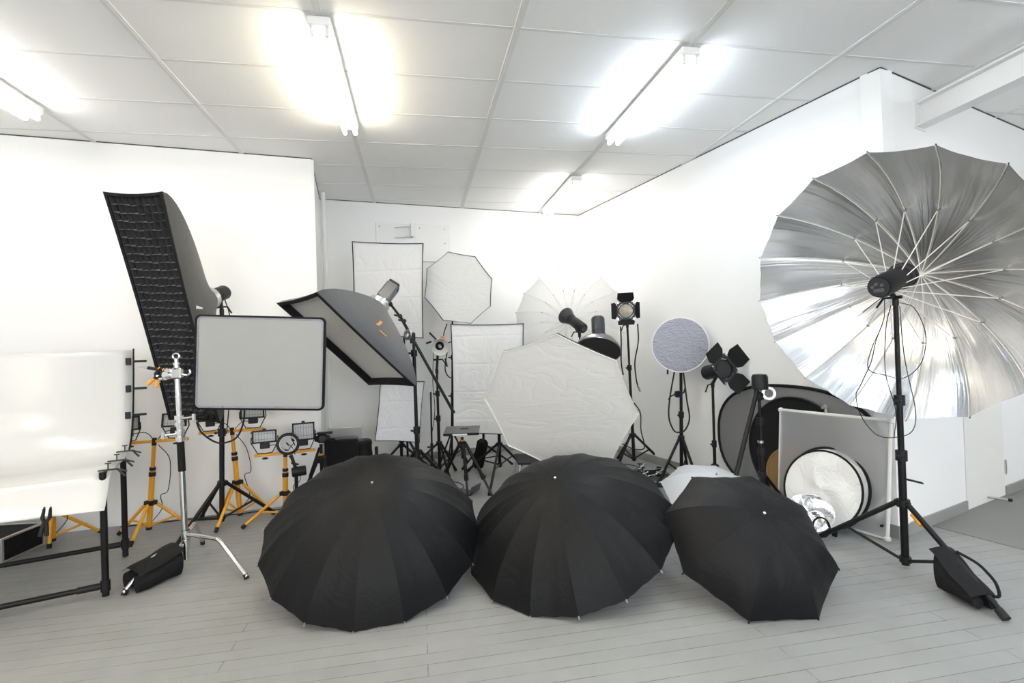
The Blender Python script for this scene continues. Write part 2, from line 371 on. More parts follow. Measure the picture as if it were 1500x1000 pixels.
# ------------------------------------------------------------- generic gear
def light_stand(label, base, top, collar, feet, r=.0125, drop=.05, group=None, knobs=(.45, .75), arm=True, name='light_stand'):
    """black telescopic stand: base (x, y), top point, collar height, three foot points"""
    base = V(base[0], base[1], 0); top = np.asarray(top, float)
    t = thing(name, label, 'light stand', base, group)
    ax = top-base; at = lambda z: base+ax*(z/ax[2])
    hz = top[2]; zs = [drop]+[collar+(hz-collar)*k for k in knobs]+[hz]
    obj('column', MB().cyl(at(drop), at(zs[1]), r), 'blk', t)
    for i in range(1, len(zs)-1):
        rr = r*(.82**i)
        obj('column_section', MB().cyl(at(zs[i]-.02), at(zs[i+1]), rr), 'blk', t)
        cl = obj('clamp_collar', MB().cyl(at(zs[i]-.028), at(zs[i]+.028), r*1.55-.001*i), 'plas', t)
        d = nrm(V(-.8, -.55, 0)); p = at(zs[i])
        obj('knob', MB().cyl(p+d*r, p+d*(r+.018), .005).box(p+d*(r+.026), (.012, .032, .016), frame(d)[:, [2, 0, 1]], .003), 'plas', cl)
    obj('spigot', MB().cyl(at(hz-.01), at(hz+.03), .007), 'chrome', t)
    ch = obj('leg_collar', MB().cyl(at(collar-.02), at(collar+.02), r*1.7), 'plas', t)
    hb = MB().cyl(at(drop+.015), at(drop+.045), r*1.5); obj('brace_hub', hb, 'plas', t)
    for f in feet:
        f = np.asarray(f, float); f = V(f[0], f[1], .009)
        d = nrm(V(f[0]-base[0], f[1]-base[1], 0)); p0 = at(collar)+d*r*1.6
        lg = obj('leg', MB().cyl(p0, f+V(0, 0, .004), r*.75, seg=10), 'blk', t)
        obj('rubber_foot', MB().cyl(f+(p0-f)*.0, f+nrm(p0-f)*.045, r*.98, seg=10), 'rub', lg)
        obj('leg_joint', MB().box(at(collar)+d*r*1.8, (.016, .024, .03), frame(d, (0, 0, 1))[:, [2, 0, 1]], .003), 'plas', lg)
        if arm:
            mid = p0+(f-p0)*.55; b0 = at(drop+.03)+d*r*1.4
            obj('brace', MB().cyl(b0, mid, r*.45, seg=8), 'blk', t)
    return t
def feet3(base, R, az):
    return [(base[0]+R*math.cos(az+k*2*PI/3), base[1]+R*math.sin(az+k*2*PI/3)) for k in range(3)]
def strobe(label, front, d, L=.26, r=.055, reflector=None, stand_top=None, up=(0, 0, 1), m='plas', lens=False, name='flash_head', square=False, handle=True, mirror='grey'):
    """flash head: front = centre of its front ring, d = the way it points"""
    d = nrm(d); B = frame(d, up); front = np.asarray(front, float); back = front-d*L
    t = thing(name, label, 'flash head', back if stand_top is None else stand_top)
    w = lambda a, b, c: front+B@V(a, b, c)
    if square:
        obj('body', MB().box(w(0, 0, -L*.5), (r*1.9, r*2.05, L*.86), B, .014), m, t)
        obj('rear_panel', MB().box(w(0, 0, -L*.95), (r*1.7, r*1.85, .02), B, .006), 'dgry', t)
        obj('side_panel', MB().box(w(r*.96, 0, -L*.55), (.004, r*1.1, L*.4), B), 'lcd', t)
        obj('side_buttons', MB().box(w(r*.96, r*.2, -L*.8), (.006, r*.9, L*.12), B, .002), 'plas', t)
    else:
        obj('body', MB().lathe([(r*.9, -L), (r, -L*.93), (r, -L*.45), (r*.97, -L*.44), (r*.97, -L*.1), (r*1.02, -L*.09), (r*1.02, 0)], front, d, 28), m, t)
        rp = obj('rear_panel', MB().lathe([(r*.8, -L-.006), (r*.84, -L+.01)], front, d, 24), 'dgry', t)
        for a, b in ((-.35, .2), (.1, .3), (.4, .1)):
            obj('dial', MB().cyl(w(r*a, r*b, -L-.005), w(r*a, r*b, -L-.018), r*.13, seg=10), 'grey', rp)
        obj('display', MB().box(w(0, -r*.25, -L-.007), (r*.8, r*.3, .004), B), 'lcd', rp)
    obj('mount_ring', MB().lathe([(r*1.06, -.03), (r*1.1, -.026), (r*1.1, -.002), (r*1.06, 0)], front, d, 28), 'chrome' if square else 'dgry', t)
    if reflector:
        R, dep = reflector
        rf = MB().lathe([(r*.9, -.01), (r*1.0, 0), (r+(R-r)*.55, dep*.35), (R*.93, dep*.75), (R, dep), (R*1.03, dep), (R*1.03, dep-.008), (R*.96, dep*.75-.004), (r+(R-r)*.58, dep*.33), (r*1.04, -.01)], front, d, 36, cap=False)
        obj('reflector_dish', rf, mirror, t)
    if lens:
        obj('lamp_glass', MB().lathe([(.001, .055), (r*.3, .05), (r*.38, .0), (r*.38, -.01)], front, d, 16), 'glass', t)
    if stand_top is not None:
        top = np.asarray(stand_top, float); c = w(0, -r*1.02, -L*.55)
        br = obj('tilt_bracket', MB().cyl(top+V(0, 0, -.012), top+V(0, 0, .035), .016).cyl(top+V(0, 0, .03), c, .013), 'plas', t)
        if handle:
            s = top*.5+c*.5+V(0, 0, .005); h = B[:, 0]
            obj('lever', MB().tube([s, s+h*.05, s+h*.085-V(0, 0, .05)], [.007, .007, .006], 8), 'plas', br)
            obj('knob', MB().cyl(s-h*.012, s-h*.04, .010, seg=10), 'plas', br)
    return t
def square_softbox(label, c, B, W, Hh, dep, shell='bfab', front='white', rim=.022, recess=.012, bow=.0, ringr=.07, name='softbox', bulge=1.7, sag=.05, rimmat='bfab', grid=None, group=None):
    x, y, n = B[:, 0], B[:, 1], B[:, 2]; c = np.asarray(c, float); hw, hh = W/2, Hh/2
    t = thing(name, label, 'softbox', c-n*dep, group)
    def edge(side, u, k=1.0):          # side 0 top, 1 right, 2 bottom, 3 left; u -1..1
        b = bow*(1-u*u)
        return [(u*hw, hh-b), (hw-b, -u*hh), (-u*hw, -hh+b), (-hw+b, u*hh)][side]
    def shp(side, u, s):               # s 0 rim .. 1 speed ring
        ex, ey = edge(side, u); g = 1-s**bulge
        a = math.atan2(ey, ex); rx, ry = ringr*math.cos(a), ringr*math.sin(a)
        sg = 1-sag*(1-u*u)*math.sin(PI*min(1, s*1.05))
        return c+x*(rx+(ex-rx)*g)*sg+y*(ry+(ey-ry)*g)*sg-n*(dep*s)
    sh = MB()
    for sd in range(4): sh.grid(lambda u, v, sd=sd: shp(sd, 1-2*u, v**.85), 12, 14)
    obj('shell', sh, shell, t, smooth=28)
    rm = MB(); r_in = rim/hw, rim/hh
    def rp(side, u, k, z):
        ex, ey = edge(side, u); return c+x*ex*(1-k*rim/hw)+y*ey*(1-k*rim/hh)+n*z
    for sd in range(4):
        rm.grid(lambda u, v, sd=sd: rp(sd, 2*u-1, [0, 0, 1, 1][int(round(v*3))], [-.004, .004, .004, -recess][int(round(v*3))]), 12, 3)
    obj('rim', rm, rimmat, t, smooth=20)
    ki, kj = 1-rim/hw, 1-rim/hh
    fr = MB().grid(lambda u, v: c+x*(2*u-1)*(hw-bow*(1-(2*v-1)**2))*ki+y*(2*v-1)*(hh-bow*(1-(2*u-1)**2))*kj-n*(recess+.006*math.sin(PI*u)*math.sin(PI*v)), 14, 14)
    obj('front_diffuser', fr, front, t)
    obj('speed_ring', MB().lathe([(ringr*.8, -dep-.03), (ringr*1.08, -dep-.03), (ringr*1.08, -dep+.012), (ringr*.8, -dep+.012)], c, n, 28, cap=False), 'alu', t)
    if grid:
        nx, ny, gd, sp = grid; g = MB()
        for i in range(nx+1):
            u = i/nx*2-1
            g.grid(lambda a, b, u=u: c+x*(u*(hw-bow*(1-(2*b-1)**2))*ki*.99+sp*math.sin(17*b*PI+i*1.3)*(abs(u) < .99))+y*(2*b-1)*hh*kj-n*(.002+gd*a), 1, ny*2)
        for j in range(ny+1):
            v = j/ny*2-1
            g.grid(lambda a, b, v=v: c+x*(2*b-1)*(hw-bow*(1-v*v))*ki*.99+y*(v*(hh-bow*(1-(2*b-1)**2))*kj+sp*math.sin(5*b*PI+j*2.1)*(abs(v) < .99))-n*(.002+gd*a), 1, nx*2)
        obj('honeycomb_grid', g, 'gcloth', t, smooth=0)
    return t, shp
def octabox(label, c, B, R, dep, phase=0, ns=8, front='white2', shell='bfab', rim=.0045, ringr=.07):
    x, y, n = B[:, 0], B[:, 1], B[:, 2]; c = np.asarray(c, float)
    t = thing('octagon_softbox', label, 'softbox', c-n*dep)
    def poly(a, R):
        k = math.floor(a/(2*PI/ns)); u = a/(2*PI/ns)-k; a0, a1 = phase+k*2*PI/ns, phase+(k+1)*2*PI/ns
        p = (1-u)*V(math.cos(a0), math.sin(a0))+u*V(math.cos(a1), math.sin(a1))
        return p*R*(1-.014*4*u*(1-u)), 4*u*(1-u)
    seg = ns*6
    def shp(i, s):
        a = 2*PI*i/seg; p, w = poly(a, R); q = V(math.cos(a+phase), math.sin(a+phase))*ringr; g = 1-s**1.8
        return c+(x*p[0]+y*p[1])*g+(x*q[0]+y*q[1])*(1-g)-n*dep*s
    obj('shell', MB().grid(lambda u, v: shp(round(u*seg), v), seg, 12), shell, t)
    rm = MB().grid(lambda u, v: (lambda p: c+(x*p[0]+y*p[1])*(1-[0, 0, 1, 1][round(v*3)]*rim/R)+n*[-.004, .004, .004, -.008][round(v*3)])(poly(2*PI*round(u*seg)/seg % (2*PI), R)[0]), seg, 3)
    obj('rim', rm, 'dgry' if R < .5 else 'wtub', t)
    def fp(r, a):
        p, w = poly(a % (2*PI), R*(1-rim/R)*r); return c+x*p[0]+y*p[1]+n*(-.006+.03*(1-r*r)*.4)
    obj('front_diffuser', MB().disc(fp, 8, seg), front, t)
    obj('speed_ring', MB().lathe([(ringr*.8, -dep-.03), (ringr*1.08, -dep-.03), (ringr*1.08, -dep+.012), (ringr*.8, -dep+.012)], c, n, 28, cap=False), 'alu', t)
    return t
def umbrella(label, c, B, R, dep, ns, cloth, group=None, ribm='blk', inside=False, lining=None, tips='alu', shaftlen=.6, stretch=False, name='umbrella', ripple=.004, tipr=.004, scal=.012):
    """open umbrella: c centre of the rim, B columns x, y, n with n towards the crown"""
    x, y, n = B[:, 0], B[:, 1], B[:, 2]; c = np.asarray(c, float); apex = c+n*dep
    t = thing(name, label, 'umbrella', c, group); rho = (R*R+dep*dep)/(2*dep)
    hgt = lambda r: math.sqrt(max(rho*rho-r*r, 0))-(rho-dep)
    def rib(k, s, off=0):
        a = 2*PI*k/ns; r = R*s
        return c+(x*math.cos(a)+y*math.sin(a))*r+n*(hgt(r)-off)
    NS, NT = 14, 8
    def canopy(off, mtl, nm):
        cm = MB()
        for k in range(ns):
            def fn(u, v):
                s = .012+.988*v; w = 4*u*(1-u); p = rib(k, s, off)*(1-u)+rib(k+1, s, off)*u
                cc = c+n*hgt(R*s)*.0; rad = p-(c+n*((p-c)@n))
                wob = ripple*math.sin(u*PI*5+k*1.7)*s*s*w if ripple else 0
                return p-rad*(scal*w*s**3)-n*(dep*.035*w*s*s*(1-s*.3)-wob)
            cm.grid(fn, NT, NS)
        o_ = obj(nm, cm, mtl, t, smooth=25); uv = o_.data.uv_layers.new(name='UVMap'); npv = (NT+1)*(NS+1)
        idx = np.zeros(len(o_.data.loops), int); o_.data.loops.foreach_get('vertex_index', idx); kk, rr_ = idx//npv, idx % npv
        uv.data.foreach_set('uv', np.stack([kk+(rr_ % (NT+1))/NT, (rr_//(NT+1))/NS], 1).ravel().astype(np.float32)); return o_
    canopy(0, cloth, 'canopy')
    if lining: canopy(.006, lining, 'lining')
    o = .012 if lining else .006
    for k in range(ns):
        rb = obj('rib', MB().tube([rib(k, .02+.98*i/10, o) for i in range(11)], .0026, 6), ribm, t)
        d = nrm(rib(k, 1)-rib(k, .93)); e = rib(k, 1, 0)
        obj('rib_tip', MB().cyl(e-d*.006-n*.002, e+d*.010-n*.002, tipr, tipr*.8, seg=8), tips, rb)
        if stretch:
            m = rib(k, .52, o+.004); a = 2*PI*k/ns; run = apex-n*(dep*.92)+(x*math.cos(a)+y*math.sin(a))*.016
            obj('stretcher', MB().cyl(run, m, .0028, seg=6), ribm, t)
            obj('rib_joint', MB().box(m, (.008, .008, .012), frame(nrm(m-run)), .002), 'grey', rb)
    obj('shaft', MB().cyl(apex-n*.004, apex-n*shaftlen, .0045, seg=10), 'alu' if ribm == 'blk' else ribm, t)
    obj('crown', MB().lathe([(.016, -.01), (.016, -.002), (.011, .004), (.006, .006)], apex-n*.006, n, 14), 'plas' if ribm == 'blk' else ribm, t)
    if stretch: obj('runner', MB().cyl(apex-n*(dep*.92+.02), apex-n*(dep*.92-.015), .018, seg=14), ribm, t)
    obj('ferrule', MB().lathe([(.0095, 0), (.0095, .008), (.007, .014), (.002, .016)], apex, n, 14), 'chrome', t)
    return t
def cols(x, y, n): return np.stack([V(*x), V(*y), V(*n)], 1)
# ------------------------------------------------------------- black umbrellas on the floor
umbrella('big black sixteen rib umbrella on the floor in front of the yellow work lights', (-.273, 2.971, .288), cols((-.994, .075, .075), (-.102, -.875, -.472), (.03, -.477, .878)), .598, .342, 16, 'nylon', shaftlen=.62)
umbrella('big black umbrella on the floor between two others, under the large white octagon softbox', (.815, 2.821, .259), cols((-.944, -.085, -.319), (.177, -.945, -.274), (-.278, -.315, .907)), .605, .329, 16, 'nylon', shaftlen=.57)
umbrella('smaller black eight rib umbrella on the floor in front of the white framed panel', (1.646, 2.364, .258), cols((-.272, .759, .591), (-.961, -.182, -.207), (-.05, -.624, .78)), .428, .231, 8, 'nylon', tips='blk', shaftlen=.52, ripple=.006)
umbrella('small white umbrella lying behind the smaller black umbrella', (2.141, 3.484, .135), cols((.534, .795, .287), (-.845, .499, .192), (.01, -.345, .938)), .381, .17, 8, 'wnyl', ribm='wtub', tips='wtub', shaftlen=.29)
# ------------------------------------------------------------- big silver umbrella with its stand
Bs = cols((.073, -.742, .667), (.409, -.587, -.699), (.91, .324, .26))
sc_ = V(2.54, 2.348, 1.532)
umbrella('huge silver lined umbrella with cream ribs opened toward the room', sc_, Bs, .75, .43, 16, 'bfab', ribm='rib', lining='silver', tips='plas', shaftlen=.52, stretch=True, ripple=.006)
stop = P(1312, 447, 2.373)
f1, f2 = FL(1475, 910), V(2.36, 2.80, 0)
light_stand('tall black stand with yellow tape on one leg carrying the flash of the silver umbrella', (2.612, 2.373), stop, .36, [f1, f2, V(2.86, 2.60, 0)], r=.019, drop=.02, knobs=(.24, .52))
tp = MB(); b0 = V(2.612, 2.373, .36); dd = nrm(f1-b0)
tape = bpy.data.objects
q0 = b0+dd*.075
st_sil = [o for o in C.objects if o.get('label', '').startswith('tall black stand with yellow tape')][0]
obj('tape_band', MB().cyl(q0, q0+dd*.07, .0158), 'yel', st_sil, label='yellow tape band')
obj('tape_band', MB().cyl(V(2.6124, 2.373, .90), V(2.6124, 2.373, .915), .0162), 'gold', st_sil)
obj('hang_tag', MB().box(V(2.612, 2.373, .50)+nrm(V(.8, -.6, 0))*.055+V(0, 0, -.015), (.075, .006, .03), frame(V(.6, .8, 0), (.2, -.1, 1)), 0), 'bfab', st_sil)
dS = V(.91, .324, .26); fr_ = V(2.565, 2.35, 1.585)+nrm(dS)*.13
ss = strobe('black flash head pointing into the silver umbrella', fr_, dS, L=.27, r=.062, stand_top=stop+V(0, 0, .01), name='flash_head')
bk_ = fr_-nrm(dS)*.27
obj('umbrella_guide', MB().lathe([(.066, -.004), (.075, 0), (.075, .02), (.066, .022)], fr_, dS, 28), 'plas', ss)
def C2(pts, Y): return [P(x, y, Y) for x, y in pts]
cable(C2([(1296, 434), (1294, 470), (1277, 510), (1272, 540), (1295, 549), (1325, 553), (1350, 530), (1356, 490), (1340, 452), (1318, 443)], 2.33), .0022, ss)
cable(C2([(1305, 447), (1298, 480), (1297, 545), (1312, 600), (1310, 640)], 2.35), .0022, ss)
cable(C2([(1318, 448), (1322, 500), (1328, 540), (1341, 600), (1337, 630), (1315, 640), (1285, 637), (1262, 610), (1254, 580), (1260, 565), (1276, 530), (1283, 500), (1294, 470)], 2.34), .0022, ss)
obj('sync_lead', MB().cyl(P(1294, 434, 2.3), P(1264, 457, 2.28), .0022, seg=6), 'rub', ss)
# sandbag over the leg that comes toward the viewer
def sandbag(label, mid, d, side, L, flap, name='sandbag', handle=True):
    mid = np.asarray(mid, float); d = nrm(d); s = nrm(side-d*(side@d)); t = thing(name, label, 'sandbag', V(mid[0], mid[1], 0))
    up = nrm(np.cross(d, s)); up = up if up[2] > 0 else -up
    for k in (1, -1):
        def fn(u, v, k=k):
            a = (u-.5)*L; ang = 2*PI*v; h = mid[2]+(a*d)[2]
            prof_w = .042*(1+.25*math.sin(u*9+k)*.4)*(.55+.45*math.sin(PI*min(1, max(0, .08+u*.84))))
            ccx = mid+d*a+s*k*(.045)+V(0, 0, -min(h*.5, flap*.5))
            rz = max(.02, min(h*.5-.004, flap*.5))
            return ccx+s*prof_w*math.cos(ang)+V(0, 0, 1)*rz*math.sin(ang)*(.93+.07*math.sin(3*ang+u*6))
        m = MB().grid(fn, 14, 20)
        for uu, rev in ((0, 1), (1, 0)):
            n0 = len(m.v); ring = [fn(uu, j/20) for j in range(20)]; m.add(ring, [tuple(reversed(range(20))) if rev else tuple(range(20))])
        obj('bag_pouch', m, 'bfab', t)
    fl_ = MB().grid(lambda u, v: mid+d*((u-.5)*L*1.02)+s*((v-.5)*.17)+up*(.024-.035*(2*v-1)**2+.004*math.sin(9*u)), 10, 10)
    obj('bag_saddle', fl_, 'bfab', t)
    if handle:
        h0, h1 = mid-d*L*.40+up*.026+s*.03, mid+d*L*.52+up*.012+s*.05
        obj('bag_handle', MB().tube(spline([h0, h0*.7+h1*.3+up*.022+s*.03, (h0+h1)/2+up*.022+s*.045, h0*.25+h1*.75+up*.02+s*.04, h1+up*.01, h1-d*.03-up*.02-s*.02]), .007, 8), 'bfab', t)
    return t
ctr = b0+dd*.415
sandbag('black sandbag saddled over a leg of the silver umbrella stand', ctr, dd, V(.8, .25, 0), .25, .26)
# ------------------------------------------------------------- left: tall gridded strip softbox on its stand
Bst = cols((.952, -.298, -.066), (-.049, -.361, .931), (-.302, -.883, -.359))
stb, shpS = square_softbox('tall narrow black softbox with honeycomb grid tilted down beside the left wall', (-1.646, 3.742, 1.576), Bst, .40, 1.6, .42, shell='sfab', front='cell', rim=.02, recess=.06, bow=.014, ringr=.075, bulge=1.65, grid=(8, 30, .040, .003), sag=.0)
nS = Bst[:, 2]; ap = V(-1.646, 3.742, 1.576)-nS*.42
pz = lambda u, s: shpS(1, u, s); nn_ = nrm(np.cross(pz(.1, .3)-pz(.1, .1), pz(.3, .1)-pz(.1, .1))); nn_ = nn_ if nn_@Bst[:, 0] > 0 else -nn_; q = [pz(u, s_) for u, s_ in ((-.075, .16), (-.035, .30), (-.02, .30), (-.05, .13))]; off = nn_*.004
obj('logo', MB().slab([p+off for p in q], nn_*.001), 'wmark', stb, smooth=0)
sttop = V(-1.496, 4.19, ap[2]-.10)
hd = nS
hs = strobe('black flash head on the back of the tall gridded softbox', ap-nS*.02, nS, L=.17, r=.055, stand_top=V(-1.466, 4.21, 1.62))
cable([V(-1.46, 4.26, 1.74), V(-1.41, 4.22, 1.55), V(-1.42, 4.22, 1.1), V(-1.46, 4.22, .7)], .004, hs)
light_stand('black stand under the tall gridded softbox in front of yellow work lights', (-1.497, 4.18), V(-1.466, 4.21, 1.61), .335, [FL(403, 753), FL(250, 812), FL(294, 761)], r=.018, knobs=(.3, .65))
# chrome stand with turtle base
cb = V(-1.437, 3.44, 0)
cs = thing('chrome_grip_stand', 'chrome grip stand with bent legs and black sleeve beside the white acrylic table', 'stand', cb)
ctop = P(258, 522, 3.44); ax = ctop-V(cb[0], cb[1], .10); ca = lambda z: V(cb[0], cb[1], .1)+ax*((z-.1)/ax[2])
obj('column', MB().cyl(V(cb[0], cb[1], .06), ca(.93), .0175, seg=18), 'chrome', cs)
obj('column_section', MB().cyl(ca(.90), ca(1.26), .0145, seg=18), 'chrome', cs)
obj('grip_sleeve', MB().cyl(ca(.60), ca(.78), .0205, seg=18), 'bfab', cs)
rs = MB()
for z in (.80, .84, .89, .93): rs.lathe([(.018, -.012), (.026, -.012), (.026, .012), (.018, .012)], ca(z), (0, 0, 1), 18)
obj('riser_collar', rs, 'chrome', cs)
for z, dx in ((.83, V(-.9, -.4, 0)), (.92, V(1, -.1, .1))):
    p = ca(z); e = p+nrm(dx)*.085
    kn = MB().cyl(p, e, .007).cyl(e-V(0, 0, .02), e+V(0, 0, .02), .011); obj('tee_knob', kn, 'chrome', cs)
gh = ca(1.20); g = MB()
g.box(gh+V(0, -.005, 0), (.062, .05, .07), None, .01); g.lathe([(.02, -.02), (.026, -.018), (.026, .018), (.02, .02)], gh+V(-.045, -.02, -.01), (.3, 1, .1), 20); g.box(gh+V(-.035, -.03, .02), (.03, .02, .03), None, .005)
g.cyl(gh+V(-.03, 0, -.02), gh+V(-.10, -.02, -.03), .012); g.cyl(gh+V(-.10, -.02, -.055), gh+V(-.10, -.02, -.005), .016)
obj('grip_head', g, 'chrome', cs)
obj('spigot', MB().cyl(ca(1.23), ca(1.29), .011).lathe([(.012, 0), (.02, .006), (.02, .016), (.012, .02)], ca(1.25), (0, 0, 1), 16).tube([ca(1.305)+.018*V(math.cos(a), 0, math.sin(a)) for a in np.linspace(0, 2*PI, 17)[:-1]], .006, 8, True), 'chrome', cs)
obj('hook', MB().tube(spline([gh+V(.03, -.01, -.005), gh+V(.06, -.012, -.012), gh+V(.078, -.012, .0), gh+V(.075, -.012, .02)]), .006, 8), 'chrome', cs)
armE = P(207, 537, 3.5)
obj('grip_arm', MB().cyl(gh+V(-.02, -.03, .015), armE+V(0, -.02, 0), .0075), 'chrome', cs)
obj('arm_sleeve', MB().cyl(gh+(armE-gh)*.3+V(-.01, -.028, .01), gh+(armE-gh)*.75+V(0, -.022, .004), .0105), 'plas', cs)
for i, (foot, dz) in enumerate(((FL(362, 848), .21), (FL(297, 797), .21), (FL(181, 872), .15))):
    d = nrm(V(foot[0]-cb[0], foot[1]-cb[1], 0)); Lh = np.linalg.norm(foot[:2]-cb[:2])
    p0 = V(cb[0], cb[1], dz)+d*.02; k = V(cb[0], cb[1], dz)+d*Lh*.56; f = V(foot[0], foot[1], .014)
    lg = obj('leg', MB().tube([p0, k-d*.03, k-d*.008-V(0, 0, .004), k+(f-k)*.08, f], .0125, 12), 'chrome', cs)
    obj('foot_pad', MB().cyl(f+nrm(k-f)*.02, V(f[0], f[1], .002)+0*d, .0145), 'plas', lg)
    obj('leg_socket', MB().cyl(V(cb[0], cb[1], dz-.028), V(cb[0], cb[1], dz+.028), .0245-.001*i, seg=18), 'chrome', cs)
lf = FL(181, 872); dL = nrm(V(lf[0]-cb[0], lf[1]-cb[1], 0))
pk = V(cb[0], cb[1], .15)+dL*.19
sandbag('black sandbag saddled over the low leg of the chrome grip stand', V(pk[0], pk[1], .135), dL+V(0, 0, -.22), V(.8, -.3, 0), .25, .16, handle=False)
def spring_clamp(label, p, d, L, open_=.03, tipm='amark', base=None):
    p = np.asarray(p, float); d = nrm(d); t = thing('spring_clamp', label, 'clamp', p); s = nrm(np.cross(d, V(.3, -.9, .1)))
    for k in (1, -1):
        a = p+d*L*.5+s*k*.004; h = p+d*L+s*k*open_; j = p+s*k*.012
        hm = MB().tube([j, p+d*L*.35+s*k*.014, a, h], [.006, .009, .009, .008], 8); hh = obj('clamp_arm', hm, 'plas', t)
        obj('grip_tip', MB().cyl(h-nrm(h-a)*.045, h+nrm(h-a)*.004, .0098), tipm, hh)
        obj('jaw_pad', MB().box(j, (.018, .018, .006), frame(s), .002), tipm, hh)
    return t
spring_clamp('spring clamp with orange tips hanging at the chrome grip head', P(236, 540, 3.42), P(222, 566, 3.40)-P(236, 540, 3.42), .11, .022)
# grey panel softbox held by the grip stand
Bp = cols((.994, -.094, -.054), (.053, -.017, .998), (-.095, -.995, -.012)); pc = V(-.99, 3.466, 1.245)
pn = thing('studio_light', 'grey fronted rectangular light panel with rounded black edge in front of the gridded softbox', 'light panel', pc)
def rrect(w, h, r, z, k=6):
    o = []
    for cx, cy, a0 in ((w/2-r, h/2-r, 0), (-w/2+r, h/2-r, PI/2), (-w/2+r, -h/2+r, PI), (w/2-r, -h/2+r, 1.5*PI)):
        for i in range(k+1):
            a = a0+i*PI/2/k; o.append(pc+Bp@V(cx+r*math.cos(a), cy+r*math.sin(a), z))
    return o
def loft(rings, capa=True, capb=True):
    m = MB(); n = len(rings[0])
    m.add([p for r in rings for p in r], [(i*n+k, i*n+(k+1) % n, (i+1)*n+(k+1) % n, (i+1)*n+k) for i in range(len(rings)-1) for k in range(n)]+([tuple(reversed(range(n)))] if capa else [])+([tuple(range((len(rings)-1)*n, len(rings)*n))] if capb else []))
    return m
obj('frame', loft([rrect(.76, .56, .03, -.07), rrect(.80, .60, .035, -.02), rrect(.80, .60, .035, .004), rrect(.776, .576, .026, .006), rrect(.776, .576, .026, -.004)], True, False), 'bfab', pn)
obj('front_diffuser', loft([rrect(.776, .576, .026, -.004), rrect(.75, .55, .02, .001)], False, True), 'greyf', pn, smooth=8)
hem = MB(); ro, ri = rrect(.776, .576, .026, .0015), rrect(.757, .557, .022, .003); hem.add(ro+ri, [(k, (k+1) % 28, 28+(k+1) % 28, 28+k) for k in range(28)]); obj('hem', hem, 'lav', pn)
obj('back_box', MB().box(pc-Bp[:, 2]*.10, (.34, .26, .07), Bp, .01), 'plas', pn)
e0 = ca(.92)+V(.02, .0, 0); e1 = pc-Bp[:, 2]*.14+Bp[:, 1]*-.1
obj('support_arm', MB().tube([e0, e0+V(.05, .12, 0), e1-V(.15, -.02, .0), e1], .008, 10), 'blk', pn)
cable(C2([(288, 618), (296, 634), (318, 648), (340, 645), (352, 632), (358, 606), (356, 560)], 3.62), .006, pn)
# ------------------------------------------------------------- shooting table with white acrylic
tb = V(-1.728, 3.164, 0); e2 = V(-1.932, 3.759, 0); sdir = nrm(e2-tb); fdir = nrm(V(-sdir[1], sdir[0], 0))  # fdir to the left
tab = thing('shooting_table', 'still life shooting table of black tubes holding a curved white acrylic sheet', 'table', tb)
def tube_part(nm, a, b, r, m='blk', parent=tab): return obj(nm, MB().cyl(a, b, r, seg=14), m, parent)
# the four uprights
W_t = 1.35
for o_ in (tb, e2):
    for k in (0, 1):
        p = o_+fdir*W_t*k; tube_part('post', V(p[0], p[1], 0.004), V(p[0], p[1], .68 if o_ is tb else .655), .017)
bz = .075
for o_, z in ((tb, .06), (e2, .085)):
    p = o_+V(0, 0, z)
    bar = tube_part('floor_bar', p, p+fdir*W_t, .0145)
    obj('bar_sleeve', MB().cyl(p+fdir*.025, p+fdir*.12, .0185), 'plas', bar)
    obj('bar_joint', MB().cyl(p-V(0, 0, .03), p+V(0, 0, .03), .023), 'plas', bar)
tube_part('side_rail', tb+V(0, 0, .665), e2+V(0, 0, .645), .0125)
tube_part('side_rail', tb+fdir*W_t+V(0, 0, .665), e2+fdir*W_t+V(0, 0, .645), .0125)
# profile of the sheet along the depth s: front lip, table top, sweep, upright
prof = [(-.165, .515), (-.115, .545), (-.06, .595), (-.015, .643), (.05, .665), (.2, .672), (.36, .665), (.5, .668), (.62, .70), (.72, .78), (.79, .90), (.835, 1.05), (.865, 1.2), (.89, 1.36)]
pp = spline([V(a, b, 0) for a, b in prof], 4)
sheet = MB()
def sh_pt(s, z, w):                                # w across, 0 = the edge seen
    wob = .008*math.sin(w*5+z*3)
    return V(tb[0], tb[1], 0)+sdir*(s+wob)+fdir*w+V(0, 0, z+.012*math.sin(w*4+s*5)*(s < 0))
us = np.linspace(-.03, W_t+.05, 19)
n_ = len(pp)
top_ = [[sh_pt(p[0], p[1], w) for w in us] for p in pp]
sheet.grid(lambda u, v: top_[round(v*(n_-1))][round(u*18)], 18, n_-1)
sho = obj('acrylic_sheet', sheet, 'acry', tab, smooth=60)
md = sho.modifiers.new('thickness', 'SOLIDIFY'); md.thickness = .003
obj('edge_rod', MB().tube([sh_pt(s+.012, z, -.036) for s, z in ((.60, .70), (.72, .78), (.79, .90), (.835, 1.05), (.865, 1.2), (.893, 1.37))], .0055, 8), 'blk', tab)
obj('edge_rod', MB().tube([sh_pt(s+.012, z, W_t+.06) for s, z in ((.60, .70), (.72, .78), (.79, .90), (.835, 1.05), (.865, 1.2), (.893, 1.37))], .0055, 8), 'blk', tab)
for s, z in ((.872, 1.28), (.842, 1.09), (.79, .91)):
    p = sh_pt(s, z, -.03); m = MB().box(p+fdir*.02-sdir*.006, (.032, .012, .05), np.stack([fdir, sdir, V(0, 0, 1)], 1), .003)
    m.box(p-fdir*.045, (.08, .016, .016), np.stack([fdir, sdir, V(0, 0, 1)], 1), .004)
    obj('edge_clip', m, 'plas', tab)
